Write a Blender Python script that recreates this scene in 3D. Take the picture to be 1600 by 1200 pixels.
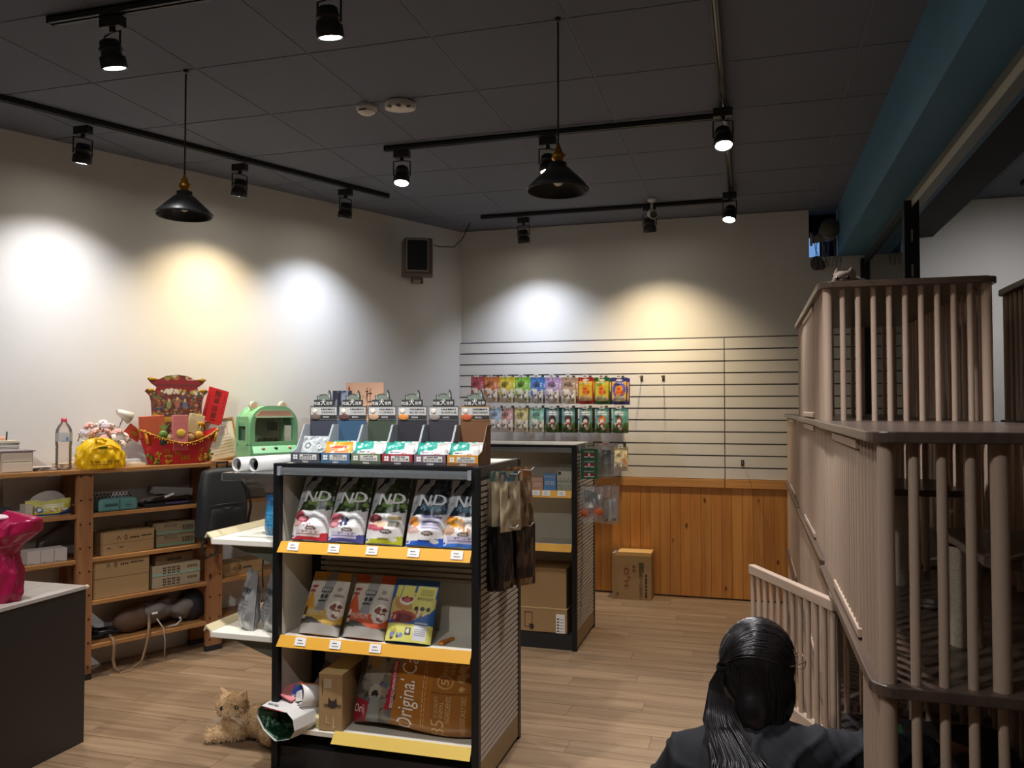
import bpy, bmesh, math, random
import numpy as np
from mathutils import Vector, Matrix
for o in list(bpy.data.objects): bpy.data.objects.remove(o)
SC = bpy.context.scene
COL = SC.collection
R = math.radians
random.seed(7); RNG = np.random.default_rng(5)

# ---------------------------------------------------------------- camera, world, exposure
cam_d = bpy.data.cameras.new('camera'); cam_d.lens = 28.665; cam_d.sensor_width = 36; cam_d.clip_start = .02
CAM = bpy.data.objects.new('camera', cam_d); COL.objects.link(CAM)
CAM.location = (0, 0, 1.6); CAM.rotation_euler = (R(90 + 1.65), 0, R(16.25))
SC.camera = CAM
SC.view_settings.view_transform = 'Standard'; SC.view_settings.look = 'None'
SC.view_settings.gamma = 1; SC.view_settings.use_curve_mapping = False
SC.view_settings.exposure = 1.9
W = bpy.data.worlds.new('world'); SC.world = W; W.use_nodes = True
W.node_tree.nodes['Background'].inputs[0].default_value = (.04, .05, .07, 1)
W.node_tree.nodes['Background'].inputs[1].default_value = .3
SPOT_W = 50.0          # watts of one track spotlight

# ---------------------------------------------------------------- colours and materials
def lin(h):
    if isinstance(h, str):
        h = h.lstrip('#'); c = [int(h[i:i+2], 16) / 255 for i in (0, 2, 4)]
    else: c = list(h[:3])
    return tuple(x / 12.92 if x <= .04045 else ((x + .055) / 1.055) ** 2.4 for x in c)
MATS = {}
def nodes_of(name):
    m = bpy.data.materials.new(name); m.use_nodes = True
    nt = m.node_tree; return m, nt, nt.nodes['Principled BSDF']
def nd(nt, typ, **kw):
    n = nt.nodes.new(typ)
    for k, v in kw.items():
        if k.startswith('i_'): n.inputs[k[2:].replace('_', ' ')].default_value = v
        else: setattr(n, k, v)
    return n
def mat(name, col, rough=.55, metal=0, emit=None, es=0, alpha=None, trans=0, ior=1.45, var=0, scale=30, bump=0, coat=0, spec=None, stretch=(1, 1, 1)):
    """plain surface; var = soft noise variation of the colour, bump = fine relief"""
    if name in MATS: return MATS[name]
    m, nt, b = nodes_of(name); L = nt.links
    c = lin(col)
    b.inputs['Base Color'].default_value = (*c, 1); b.inputs['Roughness'].default_value = rough
    b.inputs['Metallic'].default_value = metal; b.inputs['IOR'].default_value = ior
    if spec is not None: b.inputs['Specular IOR Level'].default_value = spec
    b.inputs['Transmission Weight'].default_value = trans; b.inputs['Coat Weight'].default_value = coat
    if alpha is not None: b.inputs['Alpha'].default_value = alpha
    if emit: b.inputs['Emission Color'].default_value = (*lin(emit), 1); b.inputs['Emission Strength'].default_value = es
    if var or bump:
        tc = nd(nt, 'ShaderNodeTexCoord'); mp = nd(nt, 'ShaderNodeMapping'); mp.inputs['Scale'].default_value = stretch
        L.new(tc.outputs['Object'], mp.inputs['Vector'])
        n = nd(nt, 'ShaderNodeTexNoise', i_Scale=scale, i_Detail=4.0); L.new(mp.outputs[0], n.inputs['Vector'])
        if var:
            r = nd(nt, 'ShaderNodeMapRange'); r.inputs['To Min'].default_value = 1 - var; r.inputs['To Max'].default_value = 1 + var
            L.new(n.outputs['Fac'], r.inputs['Value'])
            mx = nd(nt, 'ShaderNodeMix', data_type='RGBA', blend_type='MULTIPLY'); mx.inputs['Factor'].default_value = 1
            mx.inputs[6].default_value = (*c, 1); L.new(r.outputs[0], mx.inputs[7]); L.new(mx.outputs[2], b.inputs['Base Color'])
        if bump:
            bp = nd(nt, 'ShaderNodeBump'); bp.inputs['Strength'].default_value = bump; bp.inputs['Distance'].default_value = .01
            L.new(n.outputs['Fac'], bp.inputs['Height']); L.new(bp.outputs[0], b.inputs['Normal'])
    MATS[name] = m; return m
def mat_wood(name, c1, c2, rough=.5, axis='X', scale=6, knots=None, rnd=.12, bump=.05, fine=1.0):
    """grain stretched along one object axis, tone shifted per object, optional dark knots"""
    if name in MATS: return MATS[name]
    m, nt, b = nodes_of(name); L = nt.links
    tc = nd(nt, 'ShaderNodeTexCoord'); oi = nd(nt, 'ShaderNodeObjectInfo')
    add = nd(nt, 'ShaderNodeVectorMath', operation='ADD')
    sc = nd(nt, 'ShaderNodeVectorMath', operation='SCALE'); sc.inputs['Scale'].default_value = 37.
    cb = nd(nt, 'ShaderNodeCombineXYZ')
    for k in range(3): L.new(oi.outputs['Random'], cb.inputs[k])
    L.new(cb.outputs[0], sc.inputs[0]); L.new(tc.outputs['Object'], add.inputs[0]); L.new(sc.outputs[0], add.inputs[1])
    mp = nd(nt, 'ShaderNodeMapping'); s = [scale * 4] * 3; s['XYZ'.index(axis)] = scale * .25; mp.inputs['Scale'].default_value = s
    L.new(add.outputs[0], mp.inputs['Vector'])
    n = nd(nt, 'ShaderNodeTexNoise', i_Scale=fine, i_Detail=6.0, i_Roughness=.6, i_Distortion=.6); L.new(mp.outputs[0], n.inputs['Vector'])
    cr = nd(nt, 'ShaderNodeValToRGB'); cr.color_ramp.elements[0].position = .32; cr.color_ramp.elements[1].position = .68
    cr.color_ramp.elements[0].color = (*lin(c1), 1); cr.color_ramp.elements[1].color = (*lin(c2), 1)
    L.new(n.outputs['Fac'], cr.inputs['Fac'])
    out = cr.outputs[0]
    if knots:
        mk = nd(nt, 'ShaderNodeMapping'); ks = [7.] * 3; ks['XYZ'.index(axis)] = 3.2; mk.inputs['Scale'].default_value = ks
        L.new(add.outputs[0], mk.inputs['Vector'])
        v = nd(nt, 'ShaderNodeTexVoronoi', i_Scale=1.0); L.new(mk.outputs[0], v.inputs['Vector'])
        rr = nd(nt, 'ShaderNodeMapRange'); rr.inputs['From Min'].default_value = .04; rr.inputs['From Max'].default_value = .1
        rr.inputs['To Min'].default_value = 1; rr.inputs['To Max'].default_value = 0; L.new(v.outputs['Distance'], rr.inputs['Value'])
        mx = nd(nt, 'ShaderNodeMix', data_type='RGBA'); L.new(rr.outputs[0], mx.inputs['Factor']); L.new(out, mx.inputs[6])
        mx.inputs[7].default_value = (*lin(knots), 1); out = mx.outputs[2]
    mr = nd(nt, 'ShaderNodeMapRange'); mr.inputs['To Min'].default_value = 1 - rnd; mr.inputs['To Max'].default_value = 1 + rnd
    L.new(oi.outputs['Random'], mr.inputs['Value'])
    mx = nd(nt, 'ShaderNodeMix', data_type='RGBA', blend_type='MULTIPLY'); mx.inputs['Factor'].default_value = 1
    L.new(out, mx.inputs[6]); L.new(mr.outputs[0], mx.inputs[7]); L.new(mx.outputs[2], b.inputs['Base Color'])
    b.inputs['Roughness'].default_value = rough
    if bump:
        bp = nd(nt, 'ShaderNodeBump'); bp.inputs['Strength'].default_value = bump; bp.inputs['Distance'].default_value = .01
        L.new(n.outputs['Fac'], bp.inputs['Height']); L.new(bp.outputs[0], b.inputs['Normal'])
    MATS[name] = m; return m
def mat_print(name, rough=.4, coat=0, metal=0, alpha=1):
    """printed surface: colour comes from the mesh's own 'Col' attribute"""
    if name in MATS: return MATS[name]
    m, nt, b = nodes_of(name); a = nd(nt, 'ShaderNodeAttribute', attribute_name='Col')
    nt.links.new(a.outputs['Color'], b.inputs['Base Color']); b.inputs['Roughness'].default_value = rough
    b.inputs['Coat Weight'].default_value = coat; b.inputs['Metallic'].default_value = metal; b.inputs['Alpha'].default_value = alpha
    MATS[name] = m; return m
def mat_clear(name, tint='#ffffff', refl=.08, rough=.03, opac=.0):
    """thin clear sheet: mostly see-through with mirror-like sheen growing at grazing angles"""
    if name in MATS: return MATS[name]
    m = bpy.data.materials.new(name); m.use_nodes = True; nt = m.node_tree; L = nt.links; nt.nodes.clear()
    t = nd(nt, 'ShaderNodeBsdfTransparent'); t.inputs[0].default_value = (*lin(tint), 1)
    g = nd(nt, 'ShaderNodeBsdfGlossy'); g.inputs['Roughness'].default_value = rough; g.inputs[0].default_value = (.9, .9, .9, 1)
    f = nd(nt, 'ShaderNodeFresnel', i_IOR=1.5); mth = nd(nt, 'ShaderNodeMath', operation='ADD'); mth.inputs[1].default_value = refl - .04
    L.new(f.outputs[0], mth.inputs[0])
    mx = nd(nt, 'ShaderNodeMixShader'); L.new(mth.outputs[0], mx.inputs[0]); L.new(t.outputs[0], mx.inputs[1]); L.new(g.outputs[0], mx.inputs[2])
    last = mx.outputs[0]
    if opac:
        dd = nd(nt, 'ShaderNodeBsdfDiffuse'); dd.inputs[0].default_value = (*lin(tint), 1)
        m2 = nd(nt, 'ShaderNodeMixShader'); m2.inputs[0].default_value = opac; L.new(last, m2.inputs[1]); L.new(dd.outputs[0], m2.inputs[2]); last = m2.outputs[0]
    o = nd(nt, 'ShaderNodeOutputMaterial'); L.new(last, o.inputs[0]); MATS[name] = m; return m

def mat_film(name, col, rough=.3, glow=.45, bump=.3, scale=30):
    """thin coloured plastic film that lets light through"""
    if name in MATS: return MATS[name]
    m, nt, b = nodes_of(name); L = nt.links; b.inputs['Base Color'].default_value = (*lin(col), 1); b.inputs['Roughness'].default_value = rough
    tr = nd(nt, 'ShaderNodeBsdfTranslucent'); tr.inputs[0].default_value = (*lin(col), 1)
    tc = nd(nt, 'ShaderNodeTexCoord'); n = nd(nt, 'ShaderNodeTexNoise', i_Scale=float(scale), i_Detail=3.0); L.new(tc.outputs['Object'], n.inputs['Vector'])
    bp = nd(nt, 'ShaderNodeBump'); bp.inputs['Strength'].default_value = bump; bp.inputs['Distance'].default_value = .01; L.new(n.outputs['Fac'], bp.inputs['Height']); L.new(bp.outputs[0], b.inputs['Normal'])
    mx = nd(nt, 'ShaderNodeMixShader'); mx.inputs[0].default_value = glow; L.new(b.outputs[0], mx.inputs[1]); L.new(tr.outputs[0], mx.inputs[2])
    L.new(mx.outputs[0], nt.nodes['Material Output'].inputs[0]); MATS[name] = m; return m

# ---------------------------------------------------------------- mesh helpers
class MB:
    def __init__(s): s.v = []; s.f = []; s.smooth = []
    def add(s, V, F, sm=False):
        k = len(s.v); s.v += [tuple(p) for p in V]; s.f += [tuple(i + k for i in f) for f in F]; s.smooth += [sm] * len(F); return s
    def box(s, x0, x1, y0, y1, z0, z1, M=None):
        V = [Vector((x, y, z)) for z in (z0, z1) for y in (y0, y1) for x in (x0, x1)]
        if M is not None: V = [M @ p for p in V]
        return s.add(V, [(0, 2, 3, 1), (4, 5, 7, 6), (0, 1, 5, 4), (2, 6, 7, 3), (0, 4, 6, 2), (1, 3, 7, 5)])
    def cyl(s, p0, p1, r0, r1=None, n=12, caps=True, sm=True):
        r1 = r0 if r1 is None else r1; p0 = Vector(p0); p1 = Vector(p1); a = (p1 - p0).normalized()
        u = a.orthogonal().normalized(); w = a.cross(u); V = []
        for p, r in ((p0, r0), (p1, r1)):
            for i in range(n):
                t = 2 * math.pi * i / n; V.append(p + (u * math.cos(t) + w * math.sin(t)) * r)
        s.add(V, [(i, (i + 1) % n, n + (i + 1) % n, n + i) for i in range(n)], sm)
        if caps: s.f += [tuple(len(s.v) - 2 * n + i for i in reversed(range(n))), tuple(len(s.v) - n + i for i in range(n))]; s.smooth += [False, False]
        return s
    def lathe(s, prof, n=24, c=(0, 0, 0), M=None, sm=True):
        V = []; c = Vector(c)
        for r, z in prof:
            for i in range(n):
                t = 2 * math.pi * i / n; V.append(c + Vector((r * math.cos(t), r * math.sin(t), z)))
        if M is not None: V = [M @ p for p in V]
        F = [(j * n + i, j * n + (i + 1) % n, (j + 1) * n + (i + 1) % n, (j + 1) * n + i) for j in range(len(prof) - 1) for i in range(n)]
        return s.add(V, F, sm)
    def prism(s, poly, z0, z1, M=None):
        n = len(poly); V = [Vector((x, y, z)) for z in (z0, z1) for x, y in poly]
        if M is not None: V = [M @ p for p in V]
        return s.add(V, [tuple(reversed(range(n))), tuple(range(n, 2 * n))] + [(i, (i + 1) % n, n + (i + 1) % n, n + i) for i in range(n)])
    def tube(s, pts, r, n=8, caps=True):
        pts = [Vector(p) for p in pts]; rs = r if isinstance(r, (list, tuple)) else [r] * len(pts)
        V = []; prev = None
        for k, p in enumerate(pts):
            a = (pts[min(k + 1, len(pts) - 1)] - pts[max(k - 1, 0)]).normalized()
            u = a.orthogonal().normalized() if prev is None else (prev - a * prev.dot(a)).normalized()
            prev = u; w = a.cross(u)
            V += [p + (u * math.cos(2 * math.pi * i / n) + w * math.sin(2 * math.pi * i / n)) * rs[k] for i in range(n)]
        m = len(pts)
        s.add(V, [(k * n + i, k * n + (i + 1) % n, (k + 1) * n + (i + 1) % n, (k + 1) * n + i) for k in range(m - 1) for i in range(n)], True)
        if caps: b = len(s.v) - m * n; s.f += [tuple(b + i for i in reversed(range(n))), tuple(b + (m - 1) * n + i for i in range(n))]; s.smooth += [False, False]
        return s
    def ball(s, c, r, n=16, m=10, M=None):
        c = Vector(c); r = (r, r, r) if isinstance(r, (int, float)) else r
        V = []
        for j in range(m + 1):
            ph = math.pi * j / m; rad = max(math.sin(ph), .02)
            for i in range(n):
                t = 2 * math.pi * i / n; V.append(Vector((r[0] * rad * math.cos(t), r[1] * rad * math.sin(t), r[2] * -math.cos(ph))))
        if M is not None: V = [M @ p for p in V]
        V = [p + c for p in V]
        F = [(j * n + i, j * n + (i + 1) % n, (j + 1) * n + (i + 1) % n, (j + 1) * n + i) for j in range(m) for i in range(n)]
        return s.add(V, F + [tuple(reversed(range(n))), tuple(range(m * n, m * n + n))], True)
    def grid(s, fn, nu, nv, sm=True, flip=False):
        V = [fn(i / (nu - 1), j / (nv - 1)) for j in range(nv) for i in range(nu)]
        F = [(j * nu + i, j * nu + i + 1, (j + 1) * nu + i + 1, (j + 1) * nu + i) for j in range(nv - 1) for i in range(nu - 1)]
        if flip: F = [tuple(reversed(f)) for f in F]
        return s.add(V, F, sm)
    def mesh(s, name):
        m = bpy.data.meshes.new(name); m.from_pydata(s.v, [], s.f)
        m.polygons.foreach_set('use_smooth', s.smooth); m.update(); return m
    def ob(s, name, material, parent=None, loc=None, rot=None, bevel=0):
        return link(name, s.mesh(name), material, parent, loc, rot, bevel)
def link(name, me, material=None, parent=None, loc=None, rot=None, bevel=0):
    if material is not None and not me.materials: me.materials.append(material)
    o = bpy.data.objects.new(name, me); COL.objects.link(o)
    if parent is not None: o.parent = parent
    if loc is not None: o.location = loc
    if rot is not None: o.rotation_euler = rot
    if bevel:
        b = o.modifiers.new('bevel', 'BEVEL'); b.width = bevel; b.segments = 2; b.limit_method = 'ANGLE'; b.angle_limit = R(40)
    return o
def tag(o, label, cat, group=None, kind=None):
    o['label'] = label; o['category'] = cat
    if group: o['group'] = group
    if kind: o['kind'] = kind
    return o
def struct(o, label=None):
    o['kind'] = 'structure'
    if label: o['label'] = label
    return o
def empty(name, loc=(0, 0, 0), rz=0, label=None, cat=None, group=None):
    o = bpy.data.objects.new(name, None); COL.objects.link(o); o.location = loc; o.rotation_euler = (0, 0, rz); o.empty_display_size = .05
    if label: tag(o, label, cat, group)
    return o
def copy_tree(o, parent=None, label=None, **kw):
    c = o.copy(); COL.objects.link(c); c.parent = parent
    if label: c['label'] = label
    for ch in o.children: copy_tree(ch, c)
    return c
def baked(o):
    """apply an object's modifiers"""
    dg = bpy.context.evaluated_depsgraph_get(); dg.update()
    me = bpy.data.meshes.new_from_object(o.evaluated_get(dg)); o.modifiers.clear(); o.data = me; return o
def blob(name, mb, material, parent=None, voxel=.01, smooth=6, loc=None, rot=None):
    """closed lumps fused into one continuous skin"""
    o = mb.ob(name, material, parent, loc, rot)
    r = o.modifiers.new('remesh', 'REMESH'); r.mode = 'VOXEL'; r.voxel_size = voxel; r.use_smooth_shade = True
    if smooth: q = o.modifiers.new('smooth', 'SMOOTH'); q.factor = .5; q.iterations = smooth
    baked(o)
    for p in o.data.polygons: p.use_smooth = True
    return o

# ---------------------------------------------------------------- printed art: a small canvas sampled into a colour attribute
class Cv:
    def __init__(s, w, h, bg):
        s.w, s.h = w, h; s.a = np.zeros((h, w, 3)); s.a[:] = lin(bg)
        s.U, s.V = np.meshgrid(np.linspace(0, 1, w), np.linspace(0, 1, h))
    def _p(s, m, c, al=1): s.a[m] = s.a[m] * (1 - al) + np.array(lin(c)) * al; return s
    def rect(s, u0, v0, u1, v1, c, al=1): return s._p((s.U >= u0) & (s.U <= u1) & (s.V >= v0) & (s.V <= v1), c, al)
    def ell(s, u, v, ru, rv, c, al=1): return s._p(((s.U - u) / ru) ** 2 + ((s.V - v) / rv) ** 2 <= 1, c, al)
    def poly(s, pts, c, al=1):
        m = np.zeros(s.U.shape, bool); n = len(pts)
        for i in range(n):
            (x0, y0), (x1, y1) = pts[i], pts[(i + 1) % n]
            if y0 == y1: continue
            m ^= ((s.V > min(y0, y1)) & (s.V <= max(y0, y1))) & (s.U < (s.V - y0) * (x1 - x0) / (y1 - y0) + x0)
        return s._p(m, c, al)
    def below(s, f, c, al=1): return s._p(s.V <= f(s.U), c, al)
    def lines(s, u0, v0, u1, v1, n, c, k=.4, al=1):
        """rows of fine print"""
        t = (s.V - v0) / (v1 - v0) * n; return s._p((s.U >= u0) & (s.U <= u1) & (s.V >= v0) & (s.V <= v1) & ((t % 1) < k), c, al)
    def blobs(s, u0, v0, u1, v1, n, r, cols, seed=1, asp=1):
        g = np.random.default_rng(seed)
        for _ in range(n):
            q = r * g.uniform(.6, 1.3); s.ell(g.uniform(u0, u1), g.uniform(v0, v1), q, q * asp, cols[g.integers(len(cols))])
        return s
    def mottle(s, u0, v0, u1, v1, k, seed=1):
        g = np.random.default_rng(seed); m = (s.U >= u0) & (s.U <= u1) & (s.V >= v0) & (s.V <= v1)
        s.a[m] *= (1 + k * g.uniform(-1, 1, m.sum()))[:, None]; return s
def paint(me, n_front, cv, rest):
    """first cv.w*cv.h vertices carry the print, the others one flat colour"""
    at = me.color_attributes.new('Col', 'FLOAT_COLOR', 'POINT'); n = len(me.vertices)
    a = np.ones((n, 4), np.float32); a[:, :3] = lin(rest); a[:n_front, :3] = np.clip(cv.a.reshape(-1, 3), 0, 1)
    at.data.foreach_set('color', a.ravel())
TXT = {}
def text_mesh(body, align='CENTER'):
    """outline lettering, unit height, as flat triangles"""
    if body in TXT: return TXT[body]
    cu = bpy.data.curves.new('t', 'FONT'); cu.body = body; cu.size = 1; cu.resolution_u = 2; cu.align_x = 'LEFT'
    o = bpy.data.objects.new('t', cu); COL.objects.link(o)
    dg = bpy.context.evaluated_depsgraph_get(); dg.update()
    me = bpy.data.meshes.new_from_object(o.evaluated_get(dg))
    V = np.array([v.co[:2] for v in me.vertices]) if len(me.vertices) else np.zeros((0, 2))
    F = [tuple(p.vertices) for p in me.polygons]
    bpy.data.objects.remove(o); bpy.data.curves.remove(cu); bpy.data.meshes.remove(me)
    if len(V): V = (V - V.min(0)) / np.maximum(np.ptp(V, axis=0), 1e-6)
    TXT[body] = (V, F); return TXT[body]
def pseudo(code):
    """print too small to read: '~n' = n dashes, '#n' = n block characters of a few strokes"""
    n = int(code[1:]); g = np.random.default_rng(n * 7 + len(code)); V = []; F = []
    def q(x0, y0, x1, y1): k = len(V); V.extend([(x0, y0), (x1, y0), (x1, y1), (x0, y1)]); F.append((k, k + 1, k + 2, k + 3))
    for i in range(n):
        a, w = i / n, 1 / n
        if code[0] == '~': q(a, 0, a + w * g.uniform(.55, .9), 1); continue
        for j in range(3): y = .06 + .36 * j + g.uniform(0, .06); q(a + w * g.uniform(.02, .15), y, a + w * g.uniform(.7, .86), y + .11)
        for j in range(2): x = a + w * (.18 + .4 * j + g.uniform(0, .12)); q(x, g.uniform(0, .25), x + w * .1, g.uniform(.7, 1))
    return np.array(V), F
def letter(parent, rows, material, surf, name='lettering', off=None, split=False):
    """rows: (text, u0, v0, u1, v1[, quarter turns]) laid on surf(u,v)->Vector; off = outward shift"""
    if split: return [letter(parent, [r_], material, surf, name, off) for r_ in rows]
    mb = MB(); off = Vector(off or (0, -.0008, 0))
    for row in rows:
        t, u0, v0, u1, v1 = row[:5]; rot = row[5] if len(row) > 5 else 0
        V, F = pseudo(t) if t[0] in '~#' else text_mesh(t)
        if rot == 1: V = np.stack([1 - V[:, 1], V[:, 0]], 1)
        if rot == 3: V = np.stack([V[:, 1], 1 - V[:, 0]], 1)
        mb.add([surf(u0 + a * (u1 - u0), v0 + b * (v1 - v0)) + off for a, b in V], F)
    return mb.ob(name, material, parent)

# ---------------------------------------------------------------- shared shapes of goods
def pouch_surf(w, h, t, top=.06, taper=.0, ph=0, wr=.004, gus=.5):
    """front face of a filled stand-up pouch, base at the origin, facing -Y"""
    def prof(v): return max(0.0, min(1, (gus + (1 - gus) * min(1, v / .18))) * (1 - max(0, (v - .25) / (1 - top - .25)) ** 1.6)) if v < 1 - top else 0.0
    def f(u, v):
        e = max(0, 1 - abs(2 * u - 1) ** 3.5) ** .6; p = prof(v)
        k = wr * math.sin(9 * v + 5 * u + ph) * math.sin(13 * u - 7 * v + ph) * e
        return Vector(((u - .5) * w * (1 - taper * v), -(t / 2) * p * e - .0015 + k, v * h))
    return f
def pouch(name, w, h, t, cv, m, parent=None, loc=None, rot=None, back='#cccccc', **kw):
    f = pouch_surf(w, h, t, **kw); mb = MB(); mb.grid(f, cv.w, cv.h)
    g = lambda u, v: Vector((f(u, v).x, -f(u, v).y, f(u, v).z))
    nf = cv.w * cv.h; mb.grid(g, 14, 16, flip=True)
    mb.add([f(0, 0), f(.5, 0), f(1, 0), g(1, 0), g(.5, 0), g(0, 0)], [(0, 5, 4, 1), (1, 4, 3, 2)])
    me = mb.mesh(name); paint(me, nf, cv, back); o = link(name, me, m, parent, loc, rot)
    return o, f
def flat_surf(w, h, y=0, x0=None, z0=0):
    x0 = -w / 2 if x0 is None else x0
    return lambda u, v: Vector((x0 + u * w, y, z0 + v * h))
def rot_y(loc, rot): return Matrix.Translation(loc) @ Matrix.Rotation(rot, 4, 'Z')

# ================================================================ THE ROOM
ZC = 3.224; YB = 7.084
WA = Vector((-4.172, 3.676, 0)); WD = Vector((.42925, .90319, 0)); WN = Vector((.90319, -.42925, 0)); WR = math.atan2(WD.y, WD.x)
def LW(s, p, z): return WA + WD * s + WN * p + Vector((0, 0, z))     # along the slanting left wall, out from it, up
white = mat('wall_paint', '#d3d1cc', .85, var=.03, scale=3)
dark_ceiling = mat('ceiling_tile_grey', '#666b77', .9, var=.06, scale=5, bump=.03)
grid_grey = mat('ceiling_grid_grey', '#7b7e88', .8)
floor_wood = mat_wood('oak_plank', '#775f46', '#9c8265', .42, 'X', 5, rnd=.1, bump=.03)
pine = mat_wood('knotty_pine', '#bb7836', '#d3964e', .4, 'Z', 5, knots='#5c2d10', rnd=.1)
pine_rail = mat_wood('pine_rail', '#c08244', '#d8a263', .4, 'X', 5, knots='#6b3715', rnd=.05)
slat_white = mat('slatwall_white', '#dcd9d4', .5)
groove = mat('groove_shadow_grey', '#4c494d', .8)
black = mat('black_metal', '#1b1b1d', .45, .3)
soft_black = mat('black_plastic', '#232325', .5)
steel = mat('brushed_steel', '#a8a7a2', .35, .9)
beam_blue = mat('blue_steel_paint', '#4a7894', .6, var=.12, scale=4)

fl = MB().box(-8, 3.3, -2.3, 7.3, -.1, -.004).ob('floor', mat_wood('oak_floor_far', '#775f46', '#9c8265', .42, 'X', 5, rnd=0)); struct(fl, 'oak plank floor of the shop')
pm = MB().box(-.6, .6, -.0735, .0735, -.004, 0).mesh('plank'); pm.materials.append(floor_wood)
for j in range(31):
    y = 2.62 + .15 * j; x = -4.4 + (j * .37) % 1.2
    while x < 1.5:
        q = Vector((x, y, 0)) - WA
        if q.dot(WN) > -.5 and x > -4.1: link('plank', pm, None, fl, (x, y, 0)).scale.x = .9985
        x += 1.2

ce = MB().box(-8, 3.3, -2.3, 7.3, ZC + .003, ZC + .1).ob('ceiling', grid_grey); struct(ce, 'dark grey panel ceiling')
tm = MB().box(-.2985, .2985, -.311, .311, 0, .003).mesh('ceiling_tile'); tm.materials.append(dark_ceiling)
for i in range(-8, 7):
    for j in range(-4, 7):
        x = -.72 + .605 * (i + .5); y = 3.285 + .632 * (j + .5)
        if y + .32 > YB: continue
        if (Vector((x, y, 0)) - WA).dot(WN) < -.3: continue
        link('ceiling_tile', tm, None, ce, (x, y, ZC))
MB().box(-3, 3.2, 7.08 - .01 - .02, 7.08, ZC, ZC + .003).ob('ceiling_strip', dark_ceiling, ce)

wl = MB()
V = [LW(-7, 0, 0), LW(3.775, 0, 0), LW(3.775, -.15, 0), LW(-7, -.15, 0)]
wl.add([(*p[:2], z) for z in (0, ZC + .02) for p in V], [(3, 2, 1, 0), (4, 5, 6, 7), (0, 1, 5, 4), (1, 2, 6, 5), (2, 3, 7, 6), (3, 0, 4, 7)])
struct(wl.ob('wall_left', white), 'white wall slanting away on the left')
wb = MB()
HX0, HX1, HZ = .478, .702, 2.833                                    # the opening under the ceiling beside the beam
wb.box(-2.75, HX0, YB, YB + .15, 0, ZC + .02).box(HX0, HX1, YB, YB + .15, 0, HZ).box(HX1, 3.3, YB, YB + .15, 0, ZC + .02)
WB = struct(wb.ob('wall_back', white), 'white back wall with slatted board and pine panelling')
struct(MB().box(3.2, 3.3, -2.3, 7.2, 0, ZC + .02).ob('wall_right', white)); struct(MB().box(-8, 3.3, -2.35, -2.25, 0, ZC + .02).ob('wall_rear', white))
# recess behind the opening
rc = MB().box(HX0 - .05, HX1 + .05, YB + .5, YB + .52, HZ - .05, ZC + .05).box(HX0 - .05, HX0 - .03, YB + .15, YB + .5, HZ - .05, ZC + .05).box(HX1 + .03, HX1 + .05, YB + .15, YB + .5, HZ - .05, ZC + .05)
rc.box(HX0 - .05, HX1 + .05, YB + .15, YB + .52, HZ - .07, HZ - .05).box(HX0 - .05, HX1 + .05, YB + .15, YB + .52, ZC + .05, ZC + .07)
struct(rc.ob('trim_1', mat('recess_dark', '#22252c', .9)), 'dark opening under the ceiling at the end of the blue beam')
wnd = MB().box(HX0 + .005, .575, YB + .2, YB + .215, 2.86, 3.03).box(HX0 + .005, .575, YB + .2, YB + .215, 2.80, 2.845).ob('window_1', mat('dusk_blue_pane', '#5f86b8', .3, emit='#5f86b8', es=.35)); struct(wnd, 'small blue dusk-lit pane in the wall opening')
bars = MB().box(.595, .607, YB + .2, YB + .22, 2.80, 3.0).ob('window_bar', mat('pale_bar', '#b08a80', .6), wnd)
MB().box(.63, .645, YB + .2, YB + .22, 2.80, 3.02).ob('window_bar', mat('blue_bar', '#3f62b0', .5), wnd)

# slatted display board: every slat is a piece of its own
bk = MB().box(-2.57, .845, YB - .012, YB - .001, 1.0, 2.195).ob('slat_backing', groove, WB)
for k in range(12):
    z0 = 1.003 + k * .0993
    for x0, x1 in ((-2.57, -.206), (-.199, .84)):
        MB().box(x0, x1, YB - .024, YB - .012, z0, z0 + .0885).ob('slat', slat_white, WB)
# pine wainscot
MB().box(-2.6, .845, YB - .01, YB - .001, .012, .93).ob('panel_backing', mat('pine_gap', '#5a3312', .8), WB)
x = -2.6; k = 0
while x < .84:
    w = .0845
    MB().box(-w / 2 + .0012, w / 2 - .0012, -.012, 0, .012, .93).ob('pine_board', pine, WB, (x + w / 2, YB - .01, 0)); x += w
for x0, x1 in ((-2.6, -.206), (-.199, .845)):
    MB().box(x0, x1, YB - .04, YB - .01, .928, .998).ob('pine_cap_rail', pine_rail, WB, bevel=.002)
MB().box(-2.6, .845, YB - .02, YB - .001, 0, .012).ob('kick_gap', mat('kick_dark', '#2a1c12', .8), WB)

# blue beam, sliding rail, black posts and the fixed glass pane
bm = MB().box(.70, 1.05, -2.25, YB, 2.83, ZC + .015).ob('beam', beam_blue); struct(bm, 'blue steel beam running to the back wall')
rl = MB().box(.90, .99, -2.25, YB, 2.79, 2.83).ob('trim_2', mat('grey_channel', '#77746c', .5, .3)); struct(rl, 'grey sliding-door rail under the blue beam')
MB().box(.90, .905, -2.25, YB, 2.75, 2.79).ob('rail_lip', mat('pale_lip', '#b9b3a0', .4, .4), rl)
MB().box(1.05, 1.4, -2.25, YB, 2.95, ZC + .01).ob('soffit', mat('soffit_dark', '#2c2c2d', .8), rl)
for n, (y0, y1, z1) in enumerate(((5.10, 5.18, 2.79), (6.98, 7.05, 2.79))):
    p = MB().box(.86, .94, y0, y1, 0, z1).ob('trim_%d' % (3 + n), black, bevel=.003); struct(p, ['black post between glass pane and sliding opening', 'black glazing post against the back wall'][n])
    for q in range(2): MB().box(.895, .905, y0 - .004, y0, 2.35 + q * .2, 2.42 + q * .2).ob('slot_plate', steel, p)
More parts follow.
